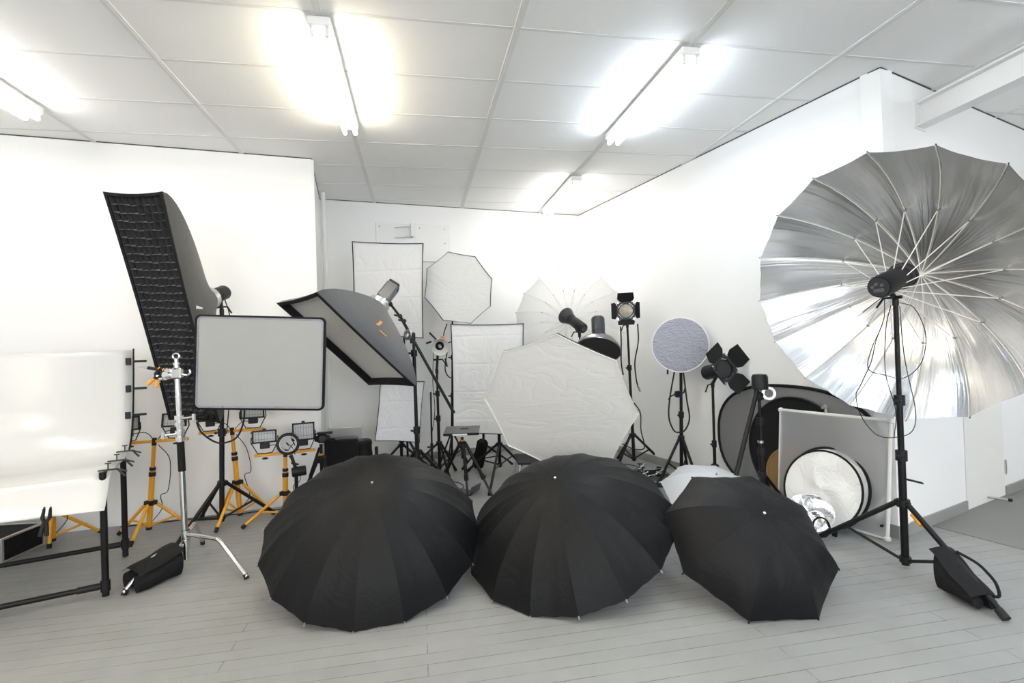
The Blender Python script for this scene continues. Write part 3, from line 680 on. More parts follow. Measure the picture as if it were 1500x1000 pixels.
for s, z in ((.02, .685), (.28, .69), (.56, .70)):
    p = sh_pt(s, z, -.02); Bc = np.stack([fdir, sdir, V(0, 0, 1)], 1)
    m = MB().box(p, (.09, .02, .008), Bc, .002).cyl(p-fdir*.04, p-fdir*.075-V(0, 0, .045), .006, seg=8).cyl(p-fdir*.04, p-fdir*.085+V(0, 0, -.02), .005, seg=8).cyl(p, p+V(0, 0, .034), .0035, seg=8)
    m.box(p+V(0, 0, .036), (.03, .008, .006), Bc, .002); obj('table_clamp', m, 'dgry', tab)
cp = sh_pt(-.175, .53, .19)-sdir*.012
spring_clamp('dark spring clamp on the front lip of the white acrylic sheet', cp+V(0, 0, .035), V(-.12, -.05, -1), .13, .012, 'plas')
# flight case under the table
fc = FL(3, 826); fe = FL(66, 797); dc = nrm(V(fe[0]-fc[0], fe[1]-fc[1], 0)); dn = V(-dc[1], dc[0], 0); Hc = .16; Lc = np.linalg.norm((fe-fc)[:2]); Wc = .45
case = thing('flight_case', 'black flight case with aluminium edges under the white acrylic table', 'case', V(*(fc+dn*Wc/2+dc*Lc/2)[:2], 0))
Bc = np.stack([dc, dn, V(0, 0, 1)], 1); cc = V(*(fc+dn*Wc/2+dc*Lc/2)[:2], Hc/2)
obj('panel_body', MB().box(cc, (Lc-.012, Wc-.012, Hc-.012), Bc), 'bfab', case, smooth=0)
for sx in (-1, 1):
    for sy in (-1, 1): obj('edge_strip', MB().box(cc+Bc@V(sx*(Lc/2-.006), sy*(Wc/2-.006), 0), (.018, .018, Hc), Bc, .002), 'alu', case)
    for sz in (-1, 1): obj('edge_strip', MB().box(cc+Bc@V(sx*(Lc/2-.006), 0, sz*(Hc/2-.006)), (.018, Wc-.03, .014), Bc, .002), 'alu', case)
for sy in (-1, 1):
    for sz in (-1, 1): obj('edge_strip', MB().box(cc+Bc@V(0, sy*(Wc/2-.006), sz*(Hc/2-.006)), (Lc-.03, .018, .014), Bc, .002), 'alu', case)
# ------------------------------------------------------------- yellow work light stands
def work_light_stand(label, base, top, bar_dir, lamps, collar, feet, L=.44):
    base = V(base[0], base[1], 0); t = thing('work_light_stand', label, 'work light', base, 'yellow tripod work lights')
    top = np.asarray(top, float); ax = top-V(base[0], base[1], .05); at = lambda z: V(base[0], base[1], .05)+ax*((z-.05)/ax[2])
    hz = top[2]; zj = collar+(hz-collar)*.5
    obj('column', MB().cyl(at(.05), at(zj), .0185), 'yel', t); obj('column_section', MB().cyl(at(zj), at(hz), .0135), 'yel', t)
    obj('clamp_collar', MB().cyl(at(zj-.03), at(zj+.0), .023).cyl(at(zj+.012), at(zj+.035), .021), 'plas', t)
    obj('leg_collar', MB().cyl(at(collar-.018), at(collar+.018), .026), 'plas', t)
    for f in feet:
        f = V(f[0], f[1], .012); d = nrm(V(f[0]-base[0], f[1]-base[1], 0)); p0 = at(collar)+d*.028
        lg = obj('leg', MB().cyl(p0, f, .0115), 'yel', t); obj('leg_joint', MB().box(p0, (.03, .03, .03), frame(d)[:, [2, 0, 1]], .004), 'plas', lg)
        obj('rubber_foot', MB().cyl(f+nrm(p0-f)*.03, f-nrm(p0-f)*.003, .0145), 'rub', lg)
        obj('brace', MB().cyl(at(.075)+d*.018, p0+(f-p0)*.55, .0075), 'yel', t)
    obj('column_cap', MB().cyl(at(.04), at(.06), .02), 'rub', t)
    bd = nrm(bar_dir); bc = top
    obj('cross_bar', MB().box(bc, (L, .024, .02), np.stack([bd, nrm(np.cross(V(0, 0, 1), bd)), V(0, 0, 1)], 1), .003), 'yel', t)
    obj('bar_knob', MB().cyl(at(hz-.03), at(hz+.025), .016), 'plas', t)
    for k, (u, face, tilt, w, h) in enumerate(lamps):
        p = bc+bd*u+V(0, 0, .012); fd = nrm(V(face[0], face[1], tilt)); Bf = frame(fd); hx = Bf[:, 0]
        lc = p+V(0, 0, .105+h*.3)
        yk = obj('yoke', MB().tube([lc+hx*(w/2+.012), lc+hx*(w/2+.014)-V(0, 0, .045), p+hx*w*.32+V(0, 0, .004), p, p-hx*w*.32+V(0, 0, .004), lc-hx*(w/2+.014)-V(0, 0, .045), lc-hx*(w/2+.012)], .004, 6), 'blk', t)
        obj('wing_nut', MB().lathe([(.006, 0), (.022, -.006), (.022, -.012), (.006, -.016)], p-V(0, 0, .03), (0, 0, 1), 12), 'plas', yk)
        hm = MB().add([lc+Bf@V(sx*w/2*kk, sy*h/2*kk, z) for z, kk in ((.02, 1), (-.02, .96), (-.075, .55)) for sx, sy in ((1, -1), (1, 1), (-1, 1), (-1, -1))],
                      [(i*4+j, i*4+(j+1) % 4, (i+1)*4+(j+1) % 4, (i+1)*4+j) for i in range(2) for j in range(4)]+[(3, 2, 1, 0), (8, 9, 10, 11)])
        hd = obj('lamp_housing', hm, 'yel', t, smooth=0)
        fm = MB()
        for sx in (-1, 1): fm.box(lc+Bf@V(sx*w/2, 0, .026), (.012, h+.012, .014), Bf)
        for sy in (-1, 1): fm.box(lc+Bf@V(0, sy*h/2, .026), (w+.012, .012, .014), Bf)
        obj('lamp_bezel', fm, 'blk', hd, smooth=0)
        obj('lamp_glass', MB().box(lc+Bf@V(0, 0, .022), (w-.008, h-.008, .004), Bf), 'glass', hd, smooth=0)
        gm = MB()
        for i in range(1, 8): gm.cyl(lc+Bf@V((i/8-.5)*w, -h/2, .036), lc+Bf@V((i/8-.5)*w, h/2, .036), .0013, seg=5)
        for j in (-.25, .25): gm.cyl(lc+Bf@V(-w/2, h*j, .037), lc+Bf@V(w/2, h*j, .037), .0013, seg=5)
        obj('wire_guard', gm, 'grey', hd)
        obj('terminal_box', MB().box(lc+Bf@V(0, -h/2-.028, -.02), (w*.42, .045, .05), Bf, .004), 'plas', hd)
        obj('lid_knob', MB().cyl(lc+Bf@V(0, h/2, .01), lc+Bf@V(0, h/2+.018, .01), .012, seg=10), 'plas', hd)
        cable([lc+Bf@V(0, -h/2-.05, -.03), p+V(0, .03, .05)-bd*u*.1, bc+bd*u*.4+V(0, .03, .06), bc+V(0, .02, -.01)], .003, t, n=5)
    q1, q2 = at(hz-.03), at(.12)
    cable([q1+V(.02, .02, 0), q1+V(.09, .03, -.12), at(collar+.08)+V(.10, .03, 0), at(collar+.06)+V(.05, .03, -.02), q2+V(.06, .05, .05), q2+V(-.04, .06, -.07)], .003, t)
    return t
cam2 = lambda p: (0-p[0], 0-p[1])
bx = V(.98, .12, 0)
work_light_stand('yellow tripod work light with both lamps half hidden beside the acrylic sheet edge', (-1.985, 4.17), P(226, 646, 4.17), bx, [(-.15, (.55, -.8), .0, .10, .09), (.14, (.05, -1), .25, .15, .09)], .235, [V(-1.99, 3.93, 0), V(-1.72, 4.24, 0), V(-2.21, 4.22, 0)], L=.44)
work_light_stand('yellow tripod work light behind the grey light panel and black stand', (-1.415, 4.33), P(340, 631, 4.33), bx, [(-.15, (.35, -1), .0, .15, .10), (.15, (.2, -1), .0, .16, .10)], .30, [FL(316, 781), V(-1.19, 4.40, 0), V(-1.62, 4.46, 0)], L=.46)
work_light_stand('yellow tripod work light with two grey glazed lamps beside the ring light', (-1.05, 4.2), P(418, 663, 4.2), V(.99, .06, .03), [(-.145, (.22, -1), .12, .16, .085), (.135, (.25, -1), .05, .15, .125)], .22, [V(-1.33, 4.10, 0), V(-.83, 4.05, 0), V(-1.02, 4.50, 0)], L=.44)
ws = work_light_stand('yellow tripod work light with only its legs showing under the acrylic sheet', (-2.56, 4.10), V(-2.54, 4.10, .72), bx, [(-.15, (.5, -1), .0, .15, .09), (.15, (.5, -1), .0, .15, .09)], .23, [FL(72, 805), V(-2.36, 4.30, 0), V(-2.74, 4.28, 0)])
# ------------------------------------------------------------- ring light on its arm
rc = P(422, 650, 4.0); rB = frame(nrm(V(.2, -1, .12)))
rl = thing('ring_light', 'black ring light on a short arm in front of a yellow work light', 'ring light', V(-.90, 4.0, 0))
obj('ring_body', MB().tube([rc+rB@V(.066*math.cos(a), .066*math.sin(a), 0) for a in np.linspace(0, 2*PI, 41)[:-1]], .0155, 10, True), 'plas', rl)
obj('ring_diffuser', MB().tube([rc+rB@V(.056*math.cos(a), .056*math.sin(a), .009) for a in np.linspace(0, 2*PI, 41)[:-1]], .006, 8, True), 'glass', rl)
pa, pb_ = P(426, 666, 4.0), P(434, 688, 4.0)
obj('arm', MB().cyl(pa, pb_, .012), 'plas', rl); obj('arm_knob', MB().cyl(P(427, 678, 4.0), P(437, 680, 3.98), .007), 'plas', rl)
mc = P(438, 690, 4.0); obj('motor_drum', MB().lathe([(.03, -.05), (.036, -.045), (.036, .045), (.03, .05)], mc, nrm(V(1, .2, .08)), 24), 'plas', rl)
pt_ = P(433, 700, 4.0)
obj('column', MB().cyl(V(pt_[0], pt_[1], .06), P(434, 696, 4.0), .013), 'blk', rl)
for a in (.4, 2.5, 4.6):
    d = V(math.cos(a), math.sin(a), 0); lg = obj('leg', MB().cyl(V(pt_[0], pt_[1], .2)+d*.015, V(pt_[0], pt_[1], .01)+d*.17, .008), 'blk', rl)
cable([rc+V(0, .02, -.02), rc+V(.0, -.0, .01)+V(-.012, 0, 0), rc+V(.03, 0, -.03), pa+V(.03, 0, 0)], .003, rl)
# ------------------------------------------------------------- photo tripods
def photo_tripod(label, head, feet, apexdrop, r=.014):
    head = np.asarray(head, float); cx = np.mean([f[:2] for f in feet], 0)
    t = thing('camera_tripod', label, 'tripod', V(cx[0], cx[1], 0)); ap = head-V(0, 0, apexdrop)
    obj('shoulder', MB().lathe([(.03, -.03), (.042, -.015), (.042, .01), (.028, .025)], ap, (0, 0, 1), 18), 'plas', t)
    obj('centre_column', MB().cyl(ap-V(0, 0, .12), head, .0125), 'blk', t)
    for f in feet:
        f = V(f[0], f[1], .008); d = nrm(V(f[0]-ap[0], f[1]-ap[1], 0)); p0 = ap+d*.035; m = p0+(f-p0)*.55
        lg = obj('leg', MB().cyl(p0, m, r), 'blk', t); obj('leg_section', MB().cyl(m, f+nrm(p0-f)*.02, r*.7), 'dgry', lg)
        obj('leg_lock', MB().cyl(m-nrm(f-p0)*.02, m+nrm(f-p0)*.025, r*1.35).box(m+d*.02, (.02, .03, .02), None, .004), 'plas', lg)
        obj('rubber_foot', MB().cyl(f+nrm(p0-f)*.025, f, r*1.0), 'rub', lg)
    return t, ap
hp = P(677, 640, 4.3); tr1, ap1 = photo_tripod('black tripod topped by a flat plate between the two big black umbrellas', hp, [FL(727, 738), FL(686, 740), V(.12, 4.62, 0)], .06)
obj('amber_ring', MB().cyl(ap1+V(0, 0, .028), ap1+V(0, 0, .04), .018), 'amark', tr1)
plc = P(677, 631, 4.3); Bpl = frame(nrm(V(-.05, -.30, 1)), (-.1, 1, .3)); Bpl = np.stack([nrm(V(.985, -.17, 0)), nrm(V(.17, .985, .12)), nrm(np.cross(V(.985, -.17, 0), V(.17, .985, .12)))], 1)
ptop = thing('laptop_plate', 'grey flat plate on top of the low tripod', 'plate', plc)
obj('plate', MB().box(plc+V(0, 0, .008), (.295, .22, .01), Bpl, .003), 'grey', ptop)
obj('front_lip', MB().box(plc+Bpl@V(0, -.112, .004), (.295, .012, .02), Bpl, .003), 'blk', ptop)
obj('lip_label', MB().box(plc+Bpl@V(-.01, -.119, .004), (.12, .003, .013), Bpl), 'wtub', ptop)
obj('slot', MB().box(plc+Bpl@V(.02, .02, .0135), (.07, .03, .003), Bpl), 'plas', ptop)
hv = P(470, 650, 4.3); tr2, ap2 = photo_tripod('black tripod with a fluid video head beside the black case', hv, [V(-.98, 4.12, 0), V(-.62, 4.05, 0), V(-.74, 4.52, 0)], .12)
vh = P(472, 642, 4.3)
obj('fluid_head', MB().box(vh, (.075, .07, .06), frame(V(.2, -1, .1)), .012).cyl(vh+V(-.055, 0, .0), vh+V(.055, 0, 0), .024).box(vh+V(.02, 0, .043), (.12, .05, .016), None, .004).cyl(vh+V(-.045, -.02, .03), vh+V(-.075, -.02, .05), .014), 'plas', tr2)
obj('pan_handle', MB().tube([vh+V(.03, .01, 0), vh+V(.10, -.03, -.01)], .009, 8), 'plas', tr2)
obj('amber_ring', MB().cyl(ap2+V(-.0, -.0, .03), ap2+V(0, 0, .045), .018), 'amark', tr2)
obj('strap', MB().grid(lambda u, v: P(466-14*v+4*u, 655+42*v, 4.16), 2, 8), 'bfab', tr2)
# ------------------------------------------------------------- black case, cylinder, dark bag in the alcove
k0 = P(502, 683, 5.0); cw = thing('equipment_case', 'black upright equipment case in the alcove behind the video tripod', 'case', V(k0[0], k0[1], 0))
Bk = frame(V(.1, -1, 0)); kz = .245
obj('case_body', MB().box(V(k0[0], k0[1], kz), (.30, .48, .16), Bk, .02), 'plas', cw)
obj('case_lid', MB().box(V(k0[0], k0[1]-.082, kz), (.286, .464, .016), Bk, .006), 'bfab', cw)
obj('carry_handle', MB().tube(spline([V(k0[0]+.155, k0[1]-.02, .35), V(k0[0]+.18, k0[1]-.02, .34), V(k0[0]+.18, k0[1]-.02, .20), V(k0[0]+.155, k0[1]-.02, .19)]), .008, 8), 'plas', cw)
lp = tag(obj('grey_sheet', MB().box(V(k0[0]+.02, k0[1]+.10, .285), (.30, .57, .012), frame(V(.1, -1, -.05)), .003), 'alu', base=(k0[0], k0[1]+.1, 0)), 'thin grey metal sheet standing behind the black equipment case', 'sheet')
cy = P(537, 668, 5.05); cyb = V(cy[0], cy[1], 0)
cyt = thing('snoot_tube', 'black cylindrical light snoot standing beside the black equipment case', 'snoot', cyb)
obj('tube_body', MB().lathe([(.085, 0), (.085, .05), (.08, .06), (.075, .36), (.078, .40), (.082, .41), (.082, .44), (.06, .455)], cyb, nrm(V(-.06, -.05, 1)), 28), 'plas', cyt)
rr = MB()
for z in (.10, .16, .22, .28): rr.lathe([(.078, z-.006), (.088, z), (.078, z+.006)], cyb, nrm(V(-.06, -.05, 1)), 28, cap=False)
obj('grip_rings', rr, 'dgry', cyt); obj('side_latch', MB().box(cyb+V(.095, -.02, .3), (.03, .05, .16), None, .008), 'plas', cyt)
# ------------------------------------------------------------- big grey softbox on a boom
Bg = cols((.563, -.826, .019), (-.617, -.405, .675), (-.549, -.392, -.738)); gc = V(-.533, 3.998, 1.352)
gb, shpG = square_softbox('dark grey softbox hanging from a boom, white front turned down', gc, Bg, .70, 1.0, .42, shell='gfab', front='inner', rim=.03, recess=.05, ringr=.08, bulge=1.4, sag=.0, bow=.012)
pts = lambda ss: [shpG(1, u, s)+Bg[:, 0]*.012-Bg[:, 2]*.004 for u, s in ss]
def mark(poly, m='amark'): obj('logo', MB().slab(pts(poly), Bg[:, 0]*.0012), m, gb, smooth=0)
U0, S0 = -.02, .40
lo = MB()
for k in range(4):
    a = k*.035; lo.slab(pts([(U0-.03+a*.5, S0-.02+a*1.2), (U0+.045+a*.5, S0+.015+a*1.0), (U0+.05+a*.5, S0+.033+a*1.0), (U0-.025+a*.5, S0+.004+a*1.2)]), Bg[:, 0]*.0012)
for k in range(7):
    a = k*.026; lo.slab(pts([(U0+.085+a, S0-.075+a*.1), (U0+.103+a, S0-.075+a*.1), (U0+.103+a, S0-.052+a*.1), (U0+.085+a, S0-.052+a*.1)]), Bg[:, 0]*.0012)
obj('logo', lo, 'amark', gb, smooth=0)
ng = Bg[:, 2]; gap_ = gc-ng*.42
hdB = strobe('grey square bodied flash head behind the dark grey boom softbox', gap_-ng*.03, ng, L=.21, r=.056, square=True, m='grey', up=(.5, -.3, .8))
piv = P(604, 492, 4.22); bend = P(663, 601, 4.22); b_hd = P(571, 444, 4.26)
bs = light_stand('black boom stand with a slanted arm and white geared pivot', (-.03, 4.22), V(-.033, 4.22, piv[2]-.05), .46, feet3((-.03, 4.22), .42, .3), r=.018, knobs=(.2, .9))
ba = thing('lighting_boom', 'slanted black boom arm carrying the dark grey softbox', 'boom arm', piv)
obj('arm_tube', MB().cyl(bend, P(588, 466, 4.24), .0125), 'blk', ba)
obj('arm_extension', MB().cyl(P(588, 466, 4.24), b_hd, .010), 'blk', ba)
obj('end_plug', MB().cyl(bend, bend+nrm(bend-piv)*.025, .014), 'plas', ba)
obj('swivel', MB().box(piv+V(0, .01, -.005), (.05, .05, .07), None, .01).cyl(piv+V(0, 0, -.06), piv+V(0, 0, -.01), .02), 'plas', ba)
obj('geared_disc', MB().lathe([(.022, -.008), (.044, -.008), (.044, .008), (.022, .008), (.022, -.008)], piv+V(-.035, -.035, .01), (-.75, -.6, .1), 24, cap=False), 'alu', ba)
for (x, y) in ((586, 463), (592, 470)):
    p = P(x, y, 4.23); obj('arm_clamp', MB().box(p, (.035, .035, .03), frame(nrm(b_hd-bend)), .006).cyl(p, p+V(-.045, -.02, .01), .008), 'plas', ba)
obj('tilt_head', MB().box(b_hd, (.035, .035, .05), frame(nrm(b_hd-bend)), .006), 'plas', ba)
# ------------------------------------------------------------- white softboxes along the back
def sbox(label, c, n, x, y, W, Hh, dep=.36, front='white', rim=.0065):
    B = cols(x, y, n); return square_softbox(label, c, B, W, Hh, dep, front=front, rim=rim, recess=.006, bow=.008, bulge=1.7)
def scaled(c, k): return CAM+(np.asarray(c)-CAM)*k
B1 = ((-.255, -.954, -.159), (.966, -.247, -.073), (.03, -.172, .985)); c1 = V(-.27, 5.062, 1.882)
sbox('white rectangular softbox high on the back wall in front of the white board', c1, *B1, .70, .92)
n1 = V(*B1[0]); a1 = c1-n1*.36
strobe('black flash head behind the high rectangular softbox', a1-n1*.03, n1, L=.22, r=.055, stand_top=a1-n1*.14-V(0, 0, .09))
s1 = a1-n1*.14; light_stand('black stand under the high white rectangular softbox', s1, s1-V(0, 0, .10), .34, feet3(s1, .36, 1.1), group=None)
B2 = ((-.352, -.935, -.053), (.936, -.351, -.028), (.008, -.059, .998)); c2 = V(.634, 4.728, .992)
sbox('large low white rectangular softbox beside the big octagon softbox', c2, *B2, .70, 1.05)
n2_ = V(*B2[0]); a2 = c2-n2_*.36
strobe('black flash head behind the large low rectangular softbox', a2-n2_*.03, n2_, L=.2, r=.055, stand_top=V(.80, 5.17, a2[2]-.09))
light_stand('black stand under the large low white rectangular softbox', (.79, 5.16), V(.80, 5.17, a2[2]-.10), P(727, 651, 5.16)[2], [FL(764, 682), FL(684, 692), FL(717, 726)], r=.017, drop=.06)
B3 = nrm(V(.02, -.97, .12)); x3 = nrm(V(.99, .01, -.11)); x3 = nrm(x3-B3*(x3@B3)); y3 = np.cross(B3, x3)
c3 = scaled((-.222, 5.885, .61), .885); sbox('small low white softbox under the boom softbox', c3, B3, x3, y3, .44, .62, .30)
a3 = c3-B3*.30
strobe('black flash head behind the small low softbox', a3-B3*.03, B3, L=.18, r=.05, stand_top=V(a3[0], a3[1]+.1, a3[2]-.08))
light_stand('black stand under the small low white softbox', (a3[0]-.01, a3[1]+.1), V(a3[0], a3[1]+.1, a3[2]-.09), .27, feet3((a3[0], a3[1]+.1), .36, -.45), r=.017, drop=.08, knobs=(.2, .8))
# octagon boxes
Bo = cols((.464, .167, .87), (-.848, -.2, .491), (.256, -.965, .049))
octabox('small cream octagon softbox high beside the rectangular softbox', (.455, 5.397, 1.937), Bo, .40, .26)
no = Bo[:, 2]; ao = V(.455, 5.397, 1.937)-no*.26
strobe('black flash head behind the small high octagon softbox', ao-no*.03, no, L=.18, r=.05, stand_top=V(.40, 5.78, 1.79))
sob = light_stand('black stand under the small high octagon softbox', (.335, 5.74), V(.40, 5.78, 1.77), .33, feet3((.335, 5.72), .18, .2), knobs=(.3, .6))
cable(C2([(655, 474), (650, 490), (653, 502), (662, 500)], 5.5), .006, sob)
Bf = cols((.564, -.592, .576), (-.696, .036, .717), (-.445, -.805, -.392))
octabox('large white octagon softbox facing down above the middle black umbrella', (1.007, 3.63, .843), Bf, .58, .36, ns=8)
nf = Bf[:, 2]; af = V(1.007, 3.63, .843)-nf*.36
strobe('black flash head behind the large octagon softbox', af-nf*.03, nf, L=.2, r=.055, stand_top=af-nf*.14-V(0, 0, .1))
sf = af-nf*.14; light_stand('black stand hidden behind the large octagon softbox', sf, sf-V(0, 0, .11), .30, feet3(sf, .30, .6))
# bare reflector head with two levers
hb_ = P(645, 508, 5.2); db = nrm(V(.10, -.96, -.22)); stb_ = P(640, 545, 5.22)
bh = strobe('dark flash head with a silver dish reflector beside the boom arm', hb_-db*.05, db, L=.17, r=.045, reflector=(.088, .06), lens=True, stand_top=stb_, m='plas', mirror='steel')
for (x, y), (u, v) in (((640, 498), (629, 487)), ((632, 500), (624, 503))): obj('lever', MB().cyl(P(x, y, 5.26), P(u, v, 5.26), .009, seg=8), 'plas', bh)
obj('lamp_tip', MB().cyl(P(646, 492, 5.25), P(651, 495, 5.25), .012, seg=8), 'amark', bh)
cable(C2([(655, 515), (652, 540), (658, 552), (668, 553)], 5.22), .006, bh)
cable(C2([(635, 515), (634, 560), (637, 600), (632, 640)], 5.24), .004, bh)
obj('hanging_lead', MB().cyl(P(652, 525, 5.2), P(655, 537, 5.2), .008), 'plas', bh)
light_stand('black stand carrying the flash with the silver dish', (P(644, 680, 5.22)[0], 5.22), stb_, P(643, 649, 5.22)[2], [FL(614, 676), FL(668, 690), FL(659, 703)], r=.016, drop=.07, knobs=(.35, .7))
# short thin stand, empty
tt = P(631, 574, 4.7); light_stand('short thin black stand with nothing on it under the boom arm', (P(633, 690, 4.7)[0], 4.7), tt, .24, [FL(616, 706), FL(660, 712), V(.12, 4.95, 0)], r=.010, drop=.03, knobs=(.25,))
# stand behind the low softbox, with a dark pouch leaning on it
pu = P(708, 640, 5.55); light_stand('black stand farthest back behind the large low rectangular softbox', (P(708, 676, 5.55)[0], 5.55), V(.70, 5.55, .95), P(708, 651, 5.55)[2], [V(.98, 5.45, 0), V(.42, 5.40, 0), V(.72, 5.88, 0)], r=.014)
pb = tag(obj('cloth_pouch', MB().box(V(.62, 5.40, .16), (.12, .32, .08), frame(V(-.3, -1, 0), (.25, 0, 1)), .03), 'bfab', base=(.62, 5.40, 0)), 'black cloth pouch leaning beside the farthest back stand', 'pouch')
# folding stool with chrome legs
so = FL(772, 688); so = V(1.10, 5.0, 0)
fs = thing('folding_rest', 'dark low folding rest with thin chrome legs under the big octagon softbox', 'rest', so)
obj('rest_top', MB().box(so+V(.0, 0, .155), (.34, .24, .02), frame(nrm(V(.05, -.2, 1)), (0, 1, 0)), .005), 'plas', fs)
for sx in (-1, 1):
    for sy in (-1, 1): obj('leg', MB().cyl(so+V(sx*.14, sy*.09, .15), so+V(sx*.17, sy*.12, .004), .007), 'chrome', fs)
# ------------------------------------------------------------- beauty dish
bc = V(1.614, 4.40, 1.24); nb = nrm(V(-.30, -.50, -.81)); Rb = .205
bdsh = thing('beauty_dish', 'silver beauty dish with black honeycomb facing down behind the octagon softbox', 'beauty dish', bc)
obj('dish', MB().lathe([(.06, -.13), (.066, -.13), (.10, -.105), (.165, -.07), (Rb*.97, -.025), (Rb, 0), (Rb*1.015, .004), (Rb*1.015, .014), (Rb*.985, .014), (Rb*.985, 0), (.16, -.062), (.06, -.12)], bc, nb, 44, cap=False), 'gunm', bdsh)
obj('honeycomb_grid', MB().lathe([(.001, .004), (Rb*.97, .004), (Rb*.97, .012), (.001, .012)], bc, nb, 44), 'gap', bdsh)
strobe('black upright flash head on top of the beauty dish', bc-nb*.10, nrm(V(-.05, -.18, -.98)), L=.22, r=.062, m='dgry', stand_top=bc-nb*.22+V(.02, .14, -.02))
st2 = bc-nb*.22+V(.02, .14, -.02); light_stand('black stand carrying the beauty dish', st2, st2-V(0, 0, .012), .32, feet3(st2, .34, .9))
# ------------------------------------------------------------- shoot-through umbrella on its flash
Bw = cols((.781, -.363, .508), (.578, .111, -.809), (.237, .925, .296))
umbrella('translucent white sixteen rib umbrella against the back wall', scaled((1.506, 4.89, 1.515), 1.1), Bw, .605, .32, 16, 'shoot', ribm='wtub', tips='grey', shaftlen=.36, stretch=True, ripple=0)
dsh = nrm(V(-.30, .82, .46)); fsh = P(834, 466, 5.30)
stp_ = P(849, 492, 5.20); sh_ = strobe('black flash head with dark dish pointing into the translucent umbrella', fsh, dsh, L=.27, r=.056, reflector=(.09, .075), stand_top=stp_, mirror='dgry')
light_stand('black stand carrying the flash of the translucent umbrella', stp_, stp_-V(0, 0, .012), .33, feet3(stp_, .34, .2))
# ------------------------------------------------------------- barn door lamps
def barn_door_head(label, front, d, roll, s, stand_top, lensm='lens', L=.22, leaf=(.6, .6, .75, .6), open_=(.5, .9, .5, .9), name='barn_door_light', rb=.055):
    d = nrm(d); B0 = frame(d); cr, sr = math.cos(roll), math.sin(roll)
    B = np.stack([B0[:, 0]*cr+B0[:, 1]*sr, -B0[:, 0]*sr+B0[:, 1]*cr, d], 1); front = np.asarray(front, float)
    t = thing(name, label, 'light', stand_top); w = lambda a, b, c: front+B@V(a, b, c)
    obj('body', MB().lathe([(rb*.8, -L), (rb, -L*.94), (rb, -.06), (s*.5, -.012)], front, d, 28), 'plas', t)
    fr = MB()
    for sx in (-1, 1): fr.box(w(sx*s*.52, 0, 0), (s*.10, s*1.14, .02), B, .002); fr.box(w(0, sx*s*.52, 0), (s*.94, s*.10, .02), B, .002)
    for sx in (-1, 1):
        for sy in (-1, 1): fr.slab([w(sx*s*.47, sy*s*.47, -.008), w(sx*s*.47, sy*s*.27, -.008), w(sx*s*.27, sy*s*.47, -.008)], d*.014)
    obj('door_frame', fr, 'dgry', t, smooth=0)
    obj('lamp_opening', MB().lathe([(s*.44, -.016), (s*.48, -.016), (s*.48, .004), (s*.44, .004)], front, d, 36, cap=False), 'plas', t)
    ln = obj('lens', MB().lathe([(s*.455, -.02), (s*.44, -.004), (s*.3, .002), (s*.001, .006)], front, d, 32), lensm, t)
    if lensm == 'lens':
        fm = MB()
        for a, b in ((-.10, .02), (-.04, -.03), (.03, .02), (.07, -.04), (-.13, -.02), (.11, .03)): fm.box(w(a*s, b*s, .006), (.012, .008, .003), B, .001)
        obj('lamp_filament', fm, 'filament', ln)
    for k in range(4):
        a = k*PI/2; ux, uy = V(math.cos(a), math.sin(a)), V(-math.sin(a), math.cos(a)); o = open_[k]; ll = s*leaf[k]
        hp_ = lambda u, v, z=0: w(ux[0]*(s*.58+v*math.cos(o))+uy[0]*u, ux[1]*(s*.58+v*math.cos(o))+uy[1]*u, .01+v*math.sin(o)+z)
        lf_ = MB().slab([hp_(-s*.42, .004), hp_(s*.42, .004), hp_(s*.55, ll*.35), hp_(s*.50, ll), hp_(-s*.50, ll), hp_(-s*.55, ll*.35)], d*.002)
        lo_ = obj('barn_door_leaf', lf_, 'blk', t, smooth=0)
        obj('hinge', MB().cyl(hp_(-s*.36, 0), hp_(s*.36, 0), .005, seg=8), 'plas', lo_)
        obj('hinge_screw', MB().cyl(w(ux[0]*s*.52+uy[0]*s*.5, ux[1]*s*.52+uy[1]*s*.5, .008), w(ux[0]*s*.52+uy[0]*s*.5, ux[1]*s*.52+uy[1]*s*.5, .016), .007, seg=10), 'chrome', lo_)
    top = np.asarray(stand_top, float); c = front-d*L*.45-V(0, 0, rb*.9)
    br = obj('tilt_bracket', MB().cyl(top-V(0, 0, .012), top+V(0, 0, .03), .015).cyl(top+V(0, 0, .02), c, .013), 'plas', t)
    obj('lever', MB().tube([top+V(0, 0, .02), top+V(-.05, -.01, .01), top+V(-.075, -.01, -.05)], .006, 8), 'plas', br)
    return t
fb = P(917, 455, 4.86); tb_ = P(919, 478, 4.94)
bl = barn_door_head('lamp with frosted lens and four black barn doors facing the viewer', fb, (-.41, -.91, -.01), 0, .155, tb_, leaf=(.42, .62, .42, .52), open_=(.75, .35, .55, .8), L=.2)
cable(C2([(909, 478), (910, 500), (910, 530), (913, 549)], 4.9), .007, bl); cable(C2([(934, 474), (935, 500), (930, 530), (932, 555), (934, 564)], 4.9), .007, bl)
obj('plug', MB().cyl(P(934, 564, 4.9), P(938, 573, 4.9), .011), 'chrome', bl)
s2b = FL(929, 679, .05)
sbd = light_stand('black stand of the frosted lens lamp with barn doors beside the back corner', (P(929, 677, 4.94)[0], 4.94), tb_, P(928, 637, 4.94)[2], [FL(968, 676), FL(905, 672), FL(904, 687)], r=.017, drop=.07, knobs=(.25, .62))
cable([P(929, 590, 4.93), P(938, 605, 4.92), P(939, 630, 4.9), P(944, 655, 4.85), P(930, 658, 4.8), P(912, 650, 4.85)], .006, sbd)
fb2 = P(1061, 540, 3.80); tb2 = P(1044, 565, 3.93)
